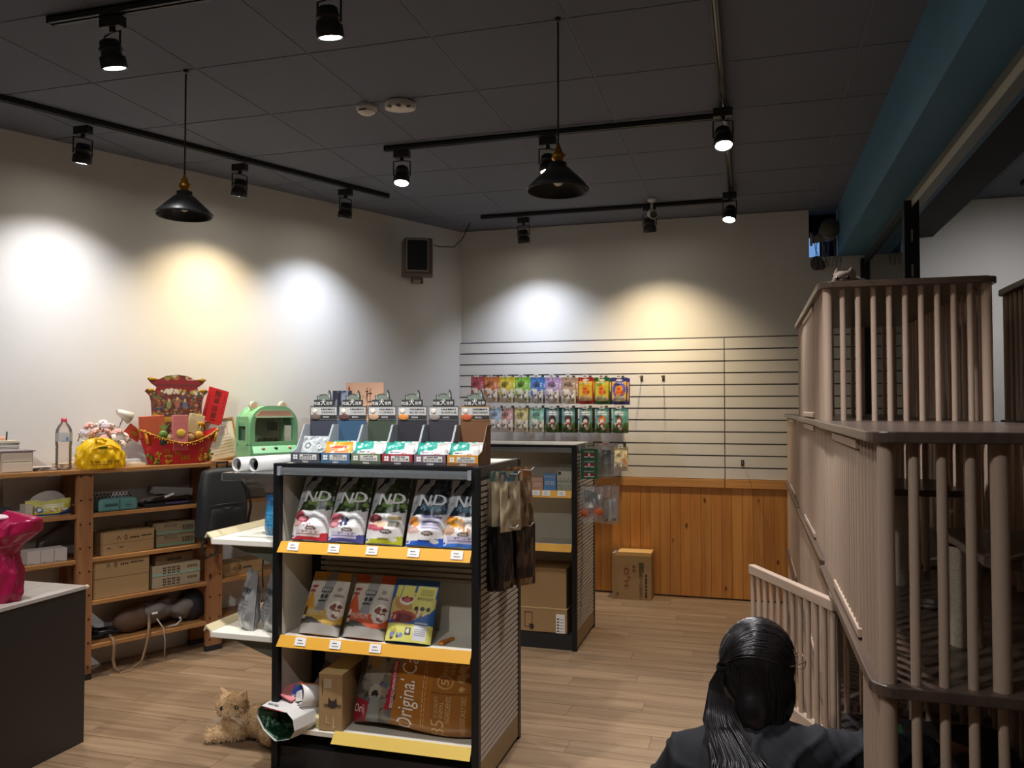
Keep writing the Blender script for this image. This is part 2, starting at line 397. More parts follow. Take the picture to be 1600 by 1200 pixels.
gp = MB().box(.893, .903, 5.18, 6.98, .06, 2.74).ob('window_2', mat_clear('pane_glass', '#e8efee', .12)); struct(gp, 'tall clear glass pane between two black posts')
MB().box(.88, .92, 5.18, 6.98, 0, .06).ob('bottom_frame', black, gp); MB().box(.88, .92, 5.18, 6.98, 2.74, 2.79).ob('top_frame', black, gp)

# ---------------------------------------------------------------- lamps
lens_on = mat('lamp_lens_lit', '#ffffff', .4, emit='#fff6e4', es=14)
def track(name, pts, label):
    a, b = Vector(pts[0]), Vector(pts[1]); L = (b - a).length; rz = math.atan2((b - a).y, (b - a).x)
    t = empty(name, (a.x, a.y, ZC), rz, label, 'track', 'lighting tracks on the ceiling')
    mb = MB().box(0, L, -.018, -.006, -.03, 0).box(0, L, .006, .018, -.03, 0).box(0, L, -.018, .018, -.008, 0)
    mb.ob('rail', soft_black, t); [MB().box(q, q + .008, -.019, .019, -.032, 0).ob('end_cap', black, t) for q in (-.008, L)]
    MB().box(0, L, -.003, .003, -.012, -.008).ob('contact_strip', mat('track_copper', '#8a8580', .3, .8), t)
    return t
track('light_track', [LW(-.9, .58, 0), (-2.636, 5.649, 0)], 'black lighting track running along the slanting left wall')
track('light_track', [(-2.16, 4.61, 0), (-.14, 4.61, 0)], 'black lighting track crossing the middle of the ceiling, holding two lit spots')
track('light_track', [(-2.16, 6.51, 0), (-.14, 6.51, 0)], 'black lighting track nearest the back wall')
track('light_track', [(-.125, .4, 0), (-.125, 6.49, 0)], 'long black lighting track running away from the viewer to the back wall')
track('light_track', [(-2.78, 2.68, 0), (-.14, 2.68, 0)], 'black lighting track at the upper left edge, cut by the frame')
track('light_track', [(-4.2, .7, 0), (-.14, .7, 0)], 'unseen black lighting track behind the viewer, added for the fill spots')  # unseen, added to carry the fill spots below
def spot(x, y, aim, label, watts=1.0, col='#fff1dc', cone=75, blend=.7, lit=True):
    t = empty('track_spotlight', (x, y, ZC), 0, label, 'spotlight', 'track spotlights')
    MB().box(-.05, .05, -.022, .022, -.075, -.028).ob('adapter', soft_black, t, bevel=.003)
    a = (Vector(aim) - Vector((x, y, ZC - .19))); a.normalize()
    rz = math.atan2(a.y, a.x) + math.pi / 2; tilt = math.acos(max(-1, min(1, -a.z)))
    MB().cyl((0, 0, -.075), (0, 0, -.095), .012).ob('stem', black, t)
    yk = MB().tube([(-.052, 0, -.19), (-.052, 0, -.098), (0, 0, -.093), (.052, 0, -.098), (.052, 0, -.19)], .0045, 6).ob('yoke', black, t, rot=(0, 0, rz))
    can = MB().lathe([(.0, .062), (.03, .062), (.038, .055), (.04, .03), (.046, .03), (.046, .02), (.04, .02), (.04, 0), (.05, -.005), (.052, -.05), (.048, -.052), (.046, -.046), (0, -.04)], 20)
    c = can.ob('lamp_can', soft_black, t, (0, 0, -.19), (-tilt, 0, rz))
    if lit:
        MB().lathe([(.0, -.047), (.042, -.047), (.042, -.045), (0, -.045)], 20).ob('lens', lens_on, c)
        ld = bpy.data.lights.new('spot_beam', 'SPOT'); ld.energy = SPOT_W * watts; ld.color = lin(col); ld.spot_size = R(cone); ld.spot_blend = blend; ld.shadow_soft_size = .04
        lo = bpy.data.objects.new('spot_beam', ld); COL.objects.link(lo); lo.parent = t; lo.location = Vector((0, 0, -.19)) + a * .056
        lo.rotation_euler = a.to_track_quat('-Z', 'Y').to_euler()
    return t
WARM, COOL, NEUT = '#ffe6bc', '#e6eeff', '#f8f6fa'
spot(-3.624, 3.724, LW(.25, 0, .75), 'black spotlight by the left wall nearest the frame edge, its lamp glowing', .52, NEUT, 112, 1)
spot(-3.200, 4.596, LW(1.26, 0, .75), 'black spotlight over the red gift basket, between two others on the left track', .63, WARM, 112, 1)
spot(-2.828, 5.348, LW(2.10, 0, .75), 'black spotlight at the far end of the left wall track', .52, COOL, 112, 1)
spot(-1.814, 6.571, (-1.75, YB, .8), 'black spotlight on the back track, nearest the wall speaker', .52, COOL, 114, 1)
spot(-.746, 6.439, (-.70, YB, .7), 'black spotlight behind the white security camera', .75, WARM, 108, 1)
spot(-.131, 6.225, (-.5, 5.2, 0), 'lit spotlight at the far corner of the ceiling tracks', .4, NEUT, 80)
spot(-2.061, 4.628, (-1.9, 3.9, 0), 'lit spotlight at the left end of the middle track', .4, NEUT, 80)
spot(-1.135, 4.652, (-.9, 4.1, 0), 'lit spotlight beside the brass neck of the right pendant', .5, NEUT, 80)
spot(-.125, 4.45, (.1, 3.5, .4), 'lit spotlight at the crossing of two tracks, right of centre', .7, NEUT, 80)
spot(-2.487, 2.700, (-2.3, 3.4, .2), 'lit spotlight at the upper left of the ceiling', .6, NEUT, 80)
spot(-1.50, 2.700, (-1.45, 3.2, .7), 'lit spotlight cut by the top edge of the picture', 1.1, NEUT, 75)
spot(-.125, 2.64, (.35, 2.45, 1.1), 'spotlight over the cat cages, above the picture', .9, NEUT, 90)
spot(-2.9, .7, (-3.5, 3.9, 1.0), 'unseen fill spotlight added behind the viewer on the left', 1.0, NEUT, 56)  # unseen fill lamp, added so the left shelf goods get light from the front
spot(-1.2, .7, (-1.2, 2.6, .4), 'unseen fill spotlight added behind the viewer in the middle', .5, NEUT, 95)  # unseen wide flood, added to raise the bounced light in the room
spot(-.5, .7, (-.4, 2.3, .3), 'unseen fill spotlight added behind the viewer on the right', .25, NEUT, 95)  # weaker unseen fill lamp, added for the same bounce

track('light_track', [(1.9, .5, 0), (1.9, 6.6, 0)], 'unseen black lighting track added in the cat room beyond the glass')  # unseen, added together with the two cat room lamps
spot(1.9, 5.6, (1.9, YB, 1.6), 'unseen far spotlight added in the cat room to light its back wall', .3, NEUT, 110, 1)  # unseen lamp, added to brighten the back wall beyond the glass
spot(1.9, 3.2, (1.7, 3.4, 0), 'unseen near spotlight added in the cat room beyond the glass', .4, NEUT, 100, 1)  # second unseen lamp, added for soft light from the cat room
brass = mat('brass', '#a9792f', .35, .8)
def pendant(x, y, z, label):
    t = empty('pendant_lamp', (x, y, ZC), 0, label, 'lamp', 'black cone pendant lamps')
    H = z - ZC
    MB().lathe([(0, 0), (.012, 0), (.012, -.012), (.0, -.014)], 14).ob('ceiling_rose', soft_black, t)
    MB().cyl((0, 0, -.02), (0, 0, H + .19), .004, n=8).ob('cable', black, t)
    MB().lathe([(0, .2), (.006, .2), (.01, .185), (.012, .18), (.016, .178), (.017, .165), (.026, .155), (.027, .135), (.021, .13), (.022, .118), (0, .118)], 18, (0, 0, H)).ob('brass_cap', brass, t)
    MB().cyl((.022, 0, H + .148), (.036, 0, H + .148), .004, n=8).ob('switch_knob', brass, t)
    MB().lathe([(.02, .118), (.036, .118), (.036, .1), (.046, .096), (.133, .012), (.131, 0), (.126, .002), (.128, .01), (.044, .091), (.02, .1)], 40, (0, 0, H)).ob('shade', mat('black_enamel', '#2a2b2c', .38, .2), t)
    MB().ball((0, 0, H + .06), (.028, .028, .038), 14, 8).ob('bulb', mat('bulb_glass', '#d8d4c8', .2), t)
pendant(-2.592, 3.285, 2.515, 'black cone pendant lamp on the left, in front of the white wall')
pendant(-.755, 3.276, 2.495, 'black cone pendant lamp in the centre, against the dark ceiling')

cream_plastic = mat('detector_plastic', '#d9d3c9', .45)
t = empty('smoke_detector', (-1.967, 3.952, ZC), 0, 'round white smoke detector on the dark ceiling', 'detector')
MB().lathe([(0, 0), (.055, 0), (.055, -.02), (.05, -.034), (.03, -.048), (0, -.05)], 24).ob('housing', cream_plastic, t)
MB().lathe([(.047, -.036), (.05, -.036), (.05, -.032), (.047, -.032)], 24).box(-.02, .02, -.052, -.046, -.04, -.034).ob('vent_slots', soft_black, t)
t = empty('emergency_sensor', (-1.768, 3.943, ZC), R(16), 'wide white three-eyed sensor beside the smoke detector', 'detector')
hp = [(.085 * math.cos(a) * (1 - .12 * (math.sin(a) < 0)), .06 * math.sin(a)) for a in [2 * math.pi * i / 28 for i in range(28)]]
MB().prism(hp, -.045, 0).ob('housing', cream_plastic, t, bevel=.012)
for q, (a, b) in enumerate(((-.05, -.04), (0, -.052), (.05, -.04))): MB().lathe([(0, -.006), (.012, -.006), (.014, 0)], 14, (a, b, -.04)).ob('sensor_eye', mat('eye_dark', '#4a423c', .3), t)
MB().tube([(0, -.05, -.02), (-.02, -.06, -.045), (.01, -.065, -.06), (.03, -.06, -.05)], .0015, 5).ob('loose_wire', cream_plastic, t)

t = empty('security_camera', (-.72, 6.36, ZC), R(15), 'white bullet security camera hanging in front of a black spotlight', 'camera')
cw = mat('camera_white', '#d6d4cf', .35)
MB().lathe([(0, 0), (.035, 0), (.035, -.012), (.012, -.03), (0, -.03)], 20).ob('mount_base', cw, t)
MB().cyl((0, 0, -.03), (0, 0, -.08), .01).ball((0, 0, -.085), .016, 12, 8).ob('arm', cw, t)
b = MB().cyl((0, .05, -.10), (0, -.09, -.145), .032, .034, 18).ob('camera_body', cw, t)
MB().cyl((0, -.0895, -.1445), (0, -.093, -.1459), .028, n=18).ob('lens_glass', mat('lens_black', '#15161a', .1), b)

# loudspeaker on the left wall by the corner
t = empty('wall_speaker', LW(3.2, .02, 2.68), WR - R(38), 'brown boxed loudspeaker with dark grille high on the wall by the corner', 'speaker')
brown_box = mat('speaker_brown', '#5a4a42', .45, var=.08)
sp = MB().prism([(-.115, -.30), (.115, -.30), (.135, -.12), (-.135, -.12)], .03, .34).ob('cabinet', brown_box, t, bevel=.012)
MB().box(-.105, .085, -.306, -.298, .055, .33).ob('grille_frame', mat('frame_silver', '#a49d97', .35, .6), t)
MB().box(-.093, .073, -.31, -.304, .068, .317).ob('grille', mat('speaker_cloth', '#1f232a', .9, bump=.2, scale=400), t)
MB().box(-.03, .03, -.2, .02, .0, .03).box(-.06, .06, -.01, .012, 0, .12).ob('bracket', mat('bracket_grey', '#8b857e', .4, .5), t)
MB().tube([(.14, -.15, .31), (.2, -.1, .31), (.33, .0, .33), (.40, -.03, .40), (.47, -.03, .55)], .004, 6).ob('speaker_cable', black, t)

# dusty pipework in the opening
t = empty('pipe_fitting', (.60, 7.0, 2.92), 0, 'dusty round pipe fitting with hanging wires at the end of the blue beam', 'pipe')
dusty = mat('dusty_grey', '#8b877f', .8, var=.15, scale=40)
MB().cyl((0.03, -.03, .12), (.03, .15, .12), .075, n=24).ob('drum', dusty, t); MB().lathe([(.0, 0), (.078, 0), (.078, .012), (0, .014)], 24, M=Matrix.Translation((.03, -.03, .12)) @ Matrix.Rotation(R(90), 4, 'X')).ob('drum_lid', mat('lid_grey', '#5d5b55', .7), t)
MB().cyl((-.1, .03, .05), (-.02, .03, .06), .035, n=16).cyl((-.115, .03, .05), (-.1, .03, .05), .055, n=18).ob('pipe_flange', dusty, t)
for q in range(7):
    g = random.Random(q); x = -.09 + .03 * q
    MB().tube([(x, .02, .06), (x + g.uniform(-.02, .02), -.01, -.05), (x + g.uniform(-.03, .03), -.02, -.15), (x + .015, -.015, -.18 - .03 * g.random()), (x + .03, -.01, -.1)], .003, 5).ob('hanging_wire', dusty, t)
MB().ball((-.07, .01, -.15), (.05, .03, .06), 10, 7).ball((-.03, 0, -.17), (.03, .02, .04), 10, 7).ob('dust_clump', mat('dust_dark', '#4c4a47', .95, var=.3, scale=60, bump=.5), t)

# ================================================================ DISPLAY GONDOLAS
cream_panel = mat('cream_steel_panel', '#cfc9b8', .5); cream_shelf = mat('cream_shelf', '#dad5c4', .45)
slat_taupe = mat('taupe_slat', '#b3a899', .5); yellow = mat('yellow_price_rail', '#e2a83c', .4); pale_yellow = mat('pale_yellow_price_rail', '#e8c865', .4)
tan_panel = mat('tan_panel', '#8f7550', .6); paper = mat('white_paper', '#ece9e2', .6); ink = mat('black_ink', '#262426', .6)
acrylic = mat_clear('clear_acrylic', '#f6f8f8', .06, .06, .015); frosted = mat_clear('frosted_acrylic', '#d5dbdc', .10, .15, .16)
whiteink = mat('white_ink', '#eceae6', .5)
def tagcard(par, x, y, z):
    c = MB().box(-.027, .027, -.0015, 0, 0, .036).ob('price_tag', paper, par, (x, y, z), (R(-24), 0, 0))
    letter(c, [('~3', .0, .6, .6, .7), ('~4', .0, .25, .75, .35)], ink, flat_surf(.04, .036, -.0016, -.014), 'tag_print')
def gondola(name, x0, x1, y0, y1, H, shelves, label, slat_z0, rails):
    t = empty(name, (x0, y0, 0), 0, label, 'shelving'); Wd = x1 - x0; D = y1 - y0; s = .032
    for (a, b) in ((0, 0), (Wd - s, 0), (0, D - s), (Wd - s, D - s)): MB().box(a, a + s, b, b + s, 0, H).ob('corner_post', black, t, bevel=.002)
    for b in (0, D - s): MB().box(s, Wd - s, b + .004, b + s - .004, H - .03, H).ob('top_rail', black, t)
    for a in (0, Wd - s): MB().box(a + .004, a + s - .004, s, D - s, H - .045, H).ob('side_top_rail', mat('end_frame_steel', '#5d5a55', .4, .5), t)
    MB().box(s, Wd - s, s, D - s, H - .012, H - .002).ob('top_panel', cream_panel, t)
    MB().box(s, Wd - s, .02, D - .02, 0, .10).ob('plinth', soft_black, t)
    MB().box(.045, Wd - .03, D / 2 - .008, D / 2 + .008, .1, H - .03).ob('back_panel', cream_panel, t)
    MB().box(.005, .03, D / 2 - .012, D / 2 + .012, .1, H - .03).ob('mid_upright', black, t); MB().box(.03, .09, D / 2 - .02, D / 2 - .009, .1, H - .03).ob('mid_upright', black, t)
    MB().box(.012, .02, s, D - s, .1, H - .03).ob('side_panel', cream_panel, t)
    # slatted end panel: every slat its own piece
    MB().box(Wd - .014, Wd - .01, s, D - s, .02, H - .045).ob('end_backing', mat('end_backing_dark', '#4a443d', .7), t)
    MB().box(Wd - .01, Wd - .003, s, D - s, .02, slat_z0).ob('end_lower_panel', tan_panel, t)
    sm = MB().box(0, .007, s, D - s, 0, .0165).mesh('end_slat'); sm.materials.append(slat_taupe); z = slat_z0 + .006
    while z < H - .06: link('end_slat', sm, None, t, (Wd - .01, 0, z)); z += .0255
    fm = MB().box(Wd - .006, Wd, D - s - .012, D - s, .02, H - .045).ob('end_frame_strip', black, t)
    for (z, xa, m, dp) in shelves:
        MB().box(.03, Wd - .03, .01, D / 2 - .01, z - .025, z - .006).ob('shelf', cream_shelf, t)
        mb = MB(); a = xa - x0 if xa else .028
        V = [(a, -.012, z - .042), (Wd - .035, -.012, z - .042), (Wd - .035, .012, z + .004), (a + .008, .012, z + .004)]
        mb.add([Vector(v) for v in V] + [Vector((v[0], v[1] + .004, v[2])) for v in V], [(0, 1, 2, 3), (7, 6, 5, 4), (0, 4, 5, 1), (1, 5, 6, 2), (2, 6, 7, 3), (3, 7, 4, 0)])
        r = mb.ob('price_rail', m, t)
        for tx in rails.get(z, ()): tagcard(t, tx - x0, -.0085, z - .031)
    return t
G1 = gondola('display_gondola', -2.05, -1.08, 3.214, 3.862, 1.351, [(1.0, None, yellow, 0), (.585, None, yellow, 0), (.19, -1.75, pale_yellow, 0)],
    'black-framed pet food shelf unit in the foreground, three yellow-edged shelves', .12, {1.0: (-1.945, -1.745, -1.563, -1.370, -1.175), .585: (-1.905, -1.735, -1.545)})
for k in range(7): MB().box(.075, .93, .298, .308, .80 + k * .0255, .8165 + k * .0255).ob('back_slat', slat_taupe, G1)
MB().box(.035, .935, -.012, -.008, 1.302, 1.334).ob('clear_fence', frosted, G1); 
for a in (.028, .925): MB().box(a, a + .016, -.014, .0, 1.298, 1.338).ob('fence_clip', mat('clip_grey', '#8d9094', .3), G1)
MB().box(.035, .935, 0, .3, 1.295, 1.299).ob('clear_shelf', acrylic, G1)
G2 = gondola('display_gondola', -2.06, -1.10, 5.29, 5.954, 1.351, [(1.045, None, yellow, 0), (.69, None, yellow, 0)],
    'black-framed shelf unit in the background with cartons at its foot', .12, {1.045: (-1.375, -1.305, -1.20)})
MB().box(.035, .93, -.01, -.006, 1.302, 1.334).ob('clear_fence', frosted, G2)

# ---------------------------------------------------------------- end cap with white shelves on the left of the front unit
EC = empty('end_cap_shelf', (-2.05, 3.235, 0), 0, 'white two-shelf end unit fixed to the left of the front display', 'shelving')
wsh = mat('ivory_shelf', '#e4e0d0', .4)
for z in (.97, .545):
    MB().box(-.335, -.004, 0, .6, z - .0, z + .028).ob('white_shelf', wsh, EC, bevel=.004)
    MB().prism([(-.335, z + .0), (-.33, z + .03), (-.36, z + .055), (-.372, z + .03), (-.368, z + .028), (-.358, z + .045), (-.34, z + .028)], .0, .6, Matrix(((1, 0, 0, 0), (0, 0, 1, 0), (0, 1, 0, 0), (0, 0, 0, 1)))).ob('shelf_lip', mat('ivory_lip', '#cdbf98', .4), EC)
    for y in (.05, .53): MB().prism([(-.02, z), (-.3, z), (-.02, z - .09)], y, y + .004, Matrix(((1, 0, 0, 0), (0, 0, 1, 0), (0, 1, 0, 0), (0, 0, 0, 1)))).ob('bracket', mat('bracket_green_grey', '#6f7468', .5, .4), EC)
MB().box(-.28, -.004, .0, .6, 1.296, 1.301).ob('acrylic_shelf', acrylic, EC); MB().box(-.28, -.004, -.004, .0, 1.265, 1.301).ob('acrylic_front', acrylic, EC)
MB().box(-.035, -.004, .58, .61, 0, 1.33).ob('rear_upright', black, EC); MB().box(-.005, -.0005, .0, .6, .05, 1.3).ob('backing', cream_panel, EC)
MB().tube([(-.14, .12, .965), (-.139, .12, .90), (-.141, .118, .83), (-.139, .12, .76)], .003, 6).ob('cable', black, EC)

pr = mat_print('bag_print', .32, .15); pr_matte = mat_print('carton_print', .6); pr_soft = mat_print('film_print', .25, .3)
# ---------------------------------------------------------------- five tall cat food bags on the top shelf
def nd_art(kind):
    c = Cv(46, 84, '#e4e2df'); c.V = np.minimum(c.V * 1.2, .995)
    base = {'a': '#b3303a', 'b': '#4a4c86', 'c': '#b5b62c', 'd': '#2e5fc0', 'e': '#3f78cc'}[kind]
    c.rect(0, 0, 1, .14, base); c.ell(.3, .30, .95, .235, '#e9e7e4')
    if kind in 'abc': c.poly([(.16, .44), (.36, .84), (.56, 1.0), (1, 1.0), (1, .58), (.85, .5), (.6, .46), (.35, .44)], '#2c3a1f'); c.blobs(.36, .5, 1, .98, 70, .06, ['#26331b', '#34452a', '#3f5230', '#55693c'], 3, .6)
    else: c.poly([(.12, .42), (.38, .84), (.56, 1.0), (1, 1.0), (1, .46), (.6, .42)], '#1d2b3a'); c.blobs(.34, .5, 1, .98, 90, .035, ['#1a2736', '#2a4052', '#3c5a6c', '#5d7f90'], 4, .6)
    if kind in 'abc': c.blobs(.4, .56, .95, .70, 16, .07, ['#6b8a45', '#7e9c55', '#5b7a3a'], 8, .6)
    else: c.blobs(.35, .55, .95, .66, 40, .03, ['#7fa0b0', '#5f8598'], 8, .6)
    c.poly([(.0, .5), (.17, .5), (.45, .9), (.5, 1), (.3, 1), (.12, .72), (0, .55)], '#b9bcc2')
    c.poly([(.12, .8), (.28, .97), (.42, 1), (.22, 1), (.12, .9)], '#1f3157')
    c.poly([(0, .44), (.3, .45), (.7, .455), (1, .5), (1, .44), (.6, .41), (.3, .40), (0, .40)], '#e8e6e3')
    if kind == 'a': c.ell(.22, .38, .17, .075, '#b54a55').ell(.36, .32, .17, .06, '#8e2a34').ell(.36, .32, .11, .036, '#d7858a').ell(.2, .24, .16, .045, '#c49a92').blobs(.4, .2, .6, .26, 8, .02, ['#7a1c24'], 2, .5)
    if kind == 'b': c.ell(.25, .37, .26, .06, '#c46a72').ell(.2, .26, .2, .06, '#b96e72').ell(.24, .25, .1, .03, '#d99aa0').blobs(.4, .24, .62, .36, 16, .045, ['#2f3558', '#454c76', '#252a48'], 2, .55)
    if kind == 'c': c.ell(.27, .37, .2, .07, '#6e2a2c').ell(.3, .38, .06, .02, '#b2585a').ell(.5, .29, .22, .05, '#e0c4a4').ell(.2, .24, .2, .04, '#b8525e').ell(.4, .21, .2, .035, '#c46470'); c.rect(.62, .24, .95, .36, '#d7d4c4').lines(.65, .255, .92, .345, 6, '#77756a').rect(.62, .37, .95, .43, '#8f7a45')
    if kind == 'd': c.ell(.22, .36, .15, .07, '#d7752c').ell(.3, .33, .1, .065, '#eaa24a').ell(.2, .22, .2, .05, '#d4a59a').ell(.28, .2, .14, .035, '#e2c2b8'); c.rect(.42, .24, .92, .44, '#cfcbd6').lines(.45, .26, .88, .40, 7, '#76749a').rect(.42, .41, .92, .45, '#6d6a8c')
    if kind == 'e': c.ell(.2, .39, .17, .07, '#d67a2e').ell(.4, .36, .22, .08, '#f0b24a').ell(.4, .36, .17, .06, '#e59a2c').ell(.4, .36, .05, .018, '#f6dca0').ell(.2, .23, .2, .06, '#c9a386').blobs(.5, .2, .8, .32, 26, .03, ['#b98a4a', '#a5763a', '#caa05c'], 5, .6)
    c.lines(.62, .3, .95, .42, 6, '#b5b2b0', .3, .7) if kind in 'abe' else None
    c.ell(.62, .175, .16, .035, '#6e5a50'); c.rect(.16, .05, .86, .155, '#d9c8c2' if kind == 'a' else '#c8c4d6') if kind in 'abe' else c.rect(.4, .05, .7, .085, '#8c8a30' if kind == 'c' else '#1f3f94')
    if kind in 'abe': c.lines(.18, .06, .84, .10, 3, '#8e6a66' if kind == 'a' else '#6a6a98', .4); c.blobs(.25, .115, .8, .14, 8, .025, ['#7a4a48', '#4e4c78'], 3, .4)
    if kind in 'cd': c.ell(.8, .07, .1, .03, '#d8d8d2').ell(.72, .09, .035, .016, '#d8d8d2')
    c.ell(.08, .055, .09, .04, '#d7dce6').ell(.08, .05, .05, .02, '#3a4f7c'); c.ell(.17, .66, .05, .025, '#9a9ca0')
    return c
nd_lab = ['tall cat food bag with pomegranate on it, leftmost on the top shelf', 'tall cat food bag with blueberries on it, second on the top shelf', 'tall cat food bag with lime yellow base, middle of the top shelf',
          'tall blue-patterned cat food bag with a large white sticker', 'tall blue-patterned cat food bag with orange and oats, rightmost on the top shelf']
for i, (k, x) in enumerate(zip('abcde', (-1.902, -1.722, -1.537, -1.345, -1.180))):
    o, f = pouch('cat_food_bag', .178 if i < 4 else .168, .335, .1, nd_art(k), pr, None, (x, 3.275, 1.0015), (R(-22), 0, R(-2)), '#b9bcc0', taper=.06, ph=i * 2.1, wr=.005)
    o.location.y = 3.272; tag(o, nd_lab[i], 'pet food', 'tall cat food bags on the top shelf')
    letter(o, [q for e in (0, .008, .016) for q in (('N', .28 + e, .50, .57 + e, .66), ('&', .55 + e / 2, .50, .67 + e / 2, .575), ('D', .66 + e, .52, .955 + e, .67))], whiteink, f, 'lettering', (0, -.0045, 0))
    letter(o, [('98%', .52, .135, .72, .158)] if i != 4 else [('94%', .52, .135, .72, .158)], whiteink, f, 'percent_lettering')

# ---------------------------------------------------------------- three leaning bags on the middle shelf
def premium_art(c1, c2):
    c = Cv(56, 72, '#bdb5a6'); c.rect(0, .86, 1, 1, c1)
    c.below(lambda u: .42 + .25 * np.exp(-((u - .16) / .13) ** 2) - .1 * u, c1); c.below(lambda u: .40 - .02 * u, c2) if c2 != c1 else None
    c.below(lambda u: .2 + .05 * np.sin(u * 6), '#4c4844'); c.below(lambda u: .13 + .03 * np.sin(u * 3), '#a9a49c')
    c.poly([(.34, 1), (.64, 1), (.66, .86), (.6, .36), (.36, .34), (.42, .6), (.38, .86)], '#8d8a88')
    c.rect(.38, .66, .62, .74, '#2c2828').ell(.43, .59, .045, .035, '#262222').ell(.55, .59, .045, .035, '#262222').rect(.38, .5, .58, .53, '#2c2828')
    c.ell(.84, .38, .17, .15, '#d8d0c2').blobs(.74, .28, .95, .46, 22, .05, ['#5a2a1e', '#7a3a2a', '#d9c4a4', '#8c2f24', '#e6dccb'], 4, .8)
    for q in ((.15, .75), (.12, .67)): c.ell(q[0], q[1], .08, .022, '#7a2418').ell(q[0] + .07, q[1], .03, .025, '#b03a28')
    c.ell(.82, .72, .06, .035, '#8d8576').lines(.72, .60, .95, .625, 1, '#5a544a')
    c.ell(.12, .36, .05, .06, '#e3d9c6' if c1 == '#c4522c' else '#2c2420').rect(.08, .18, .17, .32, '#2c2420').rect(.08, .22, .17, .27, '#c9c0b0')
    return c
leans = [('leaning dog food bag with mustard yellow bands, left of the orange one', premium_art('#c8902c', '#c9a24a'), -1.862, '#c08a30'),
         ('leaning dog food bag with orange-red bands, middle of three', premium_art('#c4522c', '#c4522c'), -1.642, '#b04a26')]
for i, (lb, cv, x, bk) in enumerate(leans):
    o, f = pouch('dog_food_bag', .205, .285, .085, cv, mat_print('matte_bag_print', .55), None, (x, 3.29, .581), (R(-27), 0, R(-3)), bk, taper=.04, ph=i + .5, wr=.003); tag(o, lb, 'pet food', 'leaning bags on the middle shelf')
    letter(o, [('PREMIUM.', .2, .28, .62, .36)], mat('pale_ink', '#d8cdb8', .6), f); letter(o, [('#4', .39, .675, .61, .73)], whiteink, f, 'badge_lettering')
    letter(o, [('#4', .74, .60, .94, .64)], ink, f, 'small_lettering')
c = Cv(56, 72, '#2f5f9c'); c.rect(0, 0, 1, .28, '#d3cf6a'); c.ell(.42, .55, .42, .24, '#c8b070'); c.ell(.38, .62, .26, .14, '#b98a4c').ell(.38, .66, .17, .09, '#e4d8c4').ell(.38, .67, .13, .055, '#7a2620').ell(.38, .65, .08, .03, '#c05a52')
c.rect(.08, .74, .5, .9, '#d3cf6a'); [c.ell(.15 + .14 * k, .74, .068, .045, '#d3cf6a') for k in range(3)]; [c.rect(.215 + .14 * k, .7, .223 + .14 * k, .9, '#2f5f9c') for k in range(2)]
c.ell(.76, .62, .24, .2, '#d3cf6a').rect(.56, .62, .98, .9, '#d3cf6a').lines(.64, .74, .92, .86, 4, '#8a8640', .35); [c.ell(.64 + .12 * k, .52, .045, .035, '#2c2828') for k in range(3)]
c.ell(.36, .38, .3, .1, '#a8443c').ell(.36, .36, .24, .07, '#6a2a26'); [c.poly([(.04 + .05 * k, .42), (.07 + .05 * k, .42), (.05 + .05 * k, .33), (.02 + .05 * k, .33)], '#d9d0c8' if k % 2 else '#b04a44') for k in range(5)]; [c.poly([(.66 + .05 * k, .5 - .02 * k), (.69 + .05 * k, .5 - .02 * k), (.66 + .05 * k, .4), (.63 + .05 * k, .4)], '#d9d0c8' if k % 2 else '#b04a44') for k in range(5)]
c.rect(.66, .04, .92, .3, '#d5d5d8').lines(.68, .06, .9, .24, 7, '#8d8d94', .4).rect(.66, .26, .92, .29, '#5a6a8c'); c.rect(.48, .1, .6, .22, '#33404e').ell(.54, .17, .035, .04, '#d8d0c4'); c.blobs(.1, .06, .42, .2, 10, .04, ['#7a8ab0', '#5a3a34', '#b9ab52'], 3, .8)
o, f = pouch('dog_food_bag', .215, .275, .085, c, mat_print('matte_bag_print', .55), None, (-1.428, 3.285, .581), (R(-25), 0, R(-1)), '#2a5288', taper=.02, wr=.002, gus=.9, top=.04)
tag(o, 'boxy blue and pale yellow pet food bag, right of the orange one', 'pet food', 'leaning bags on the middle shelf')
letter(o, [('#6', .6, .66, .94, .71)], ink, f)
o = MB().prism([(-.012, 0), (.012, 0), (.010, .03), (.006, .075), (.010, .095), (-.010, .095), (-.006, .075), (-.010, .03)], 0, .014).ob('plastic_scoop', mat('orange_plastic', '#c77a1c', .35), None, (-1.282, 3.30, .582), (0, 0, R(-15)), bevel=.004)
tag(o, 'small orange plastic handle lying on the middle shelf', 'scoop')

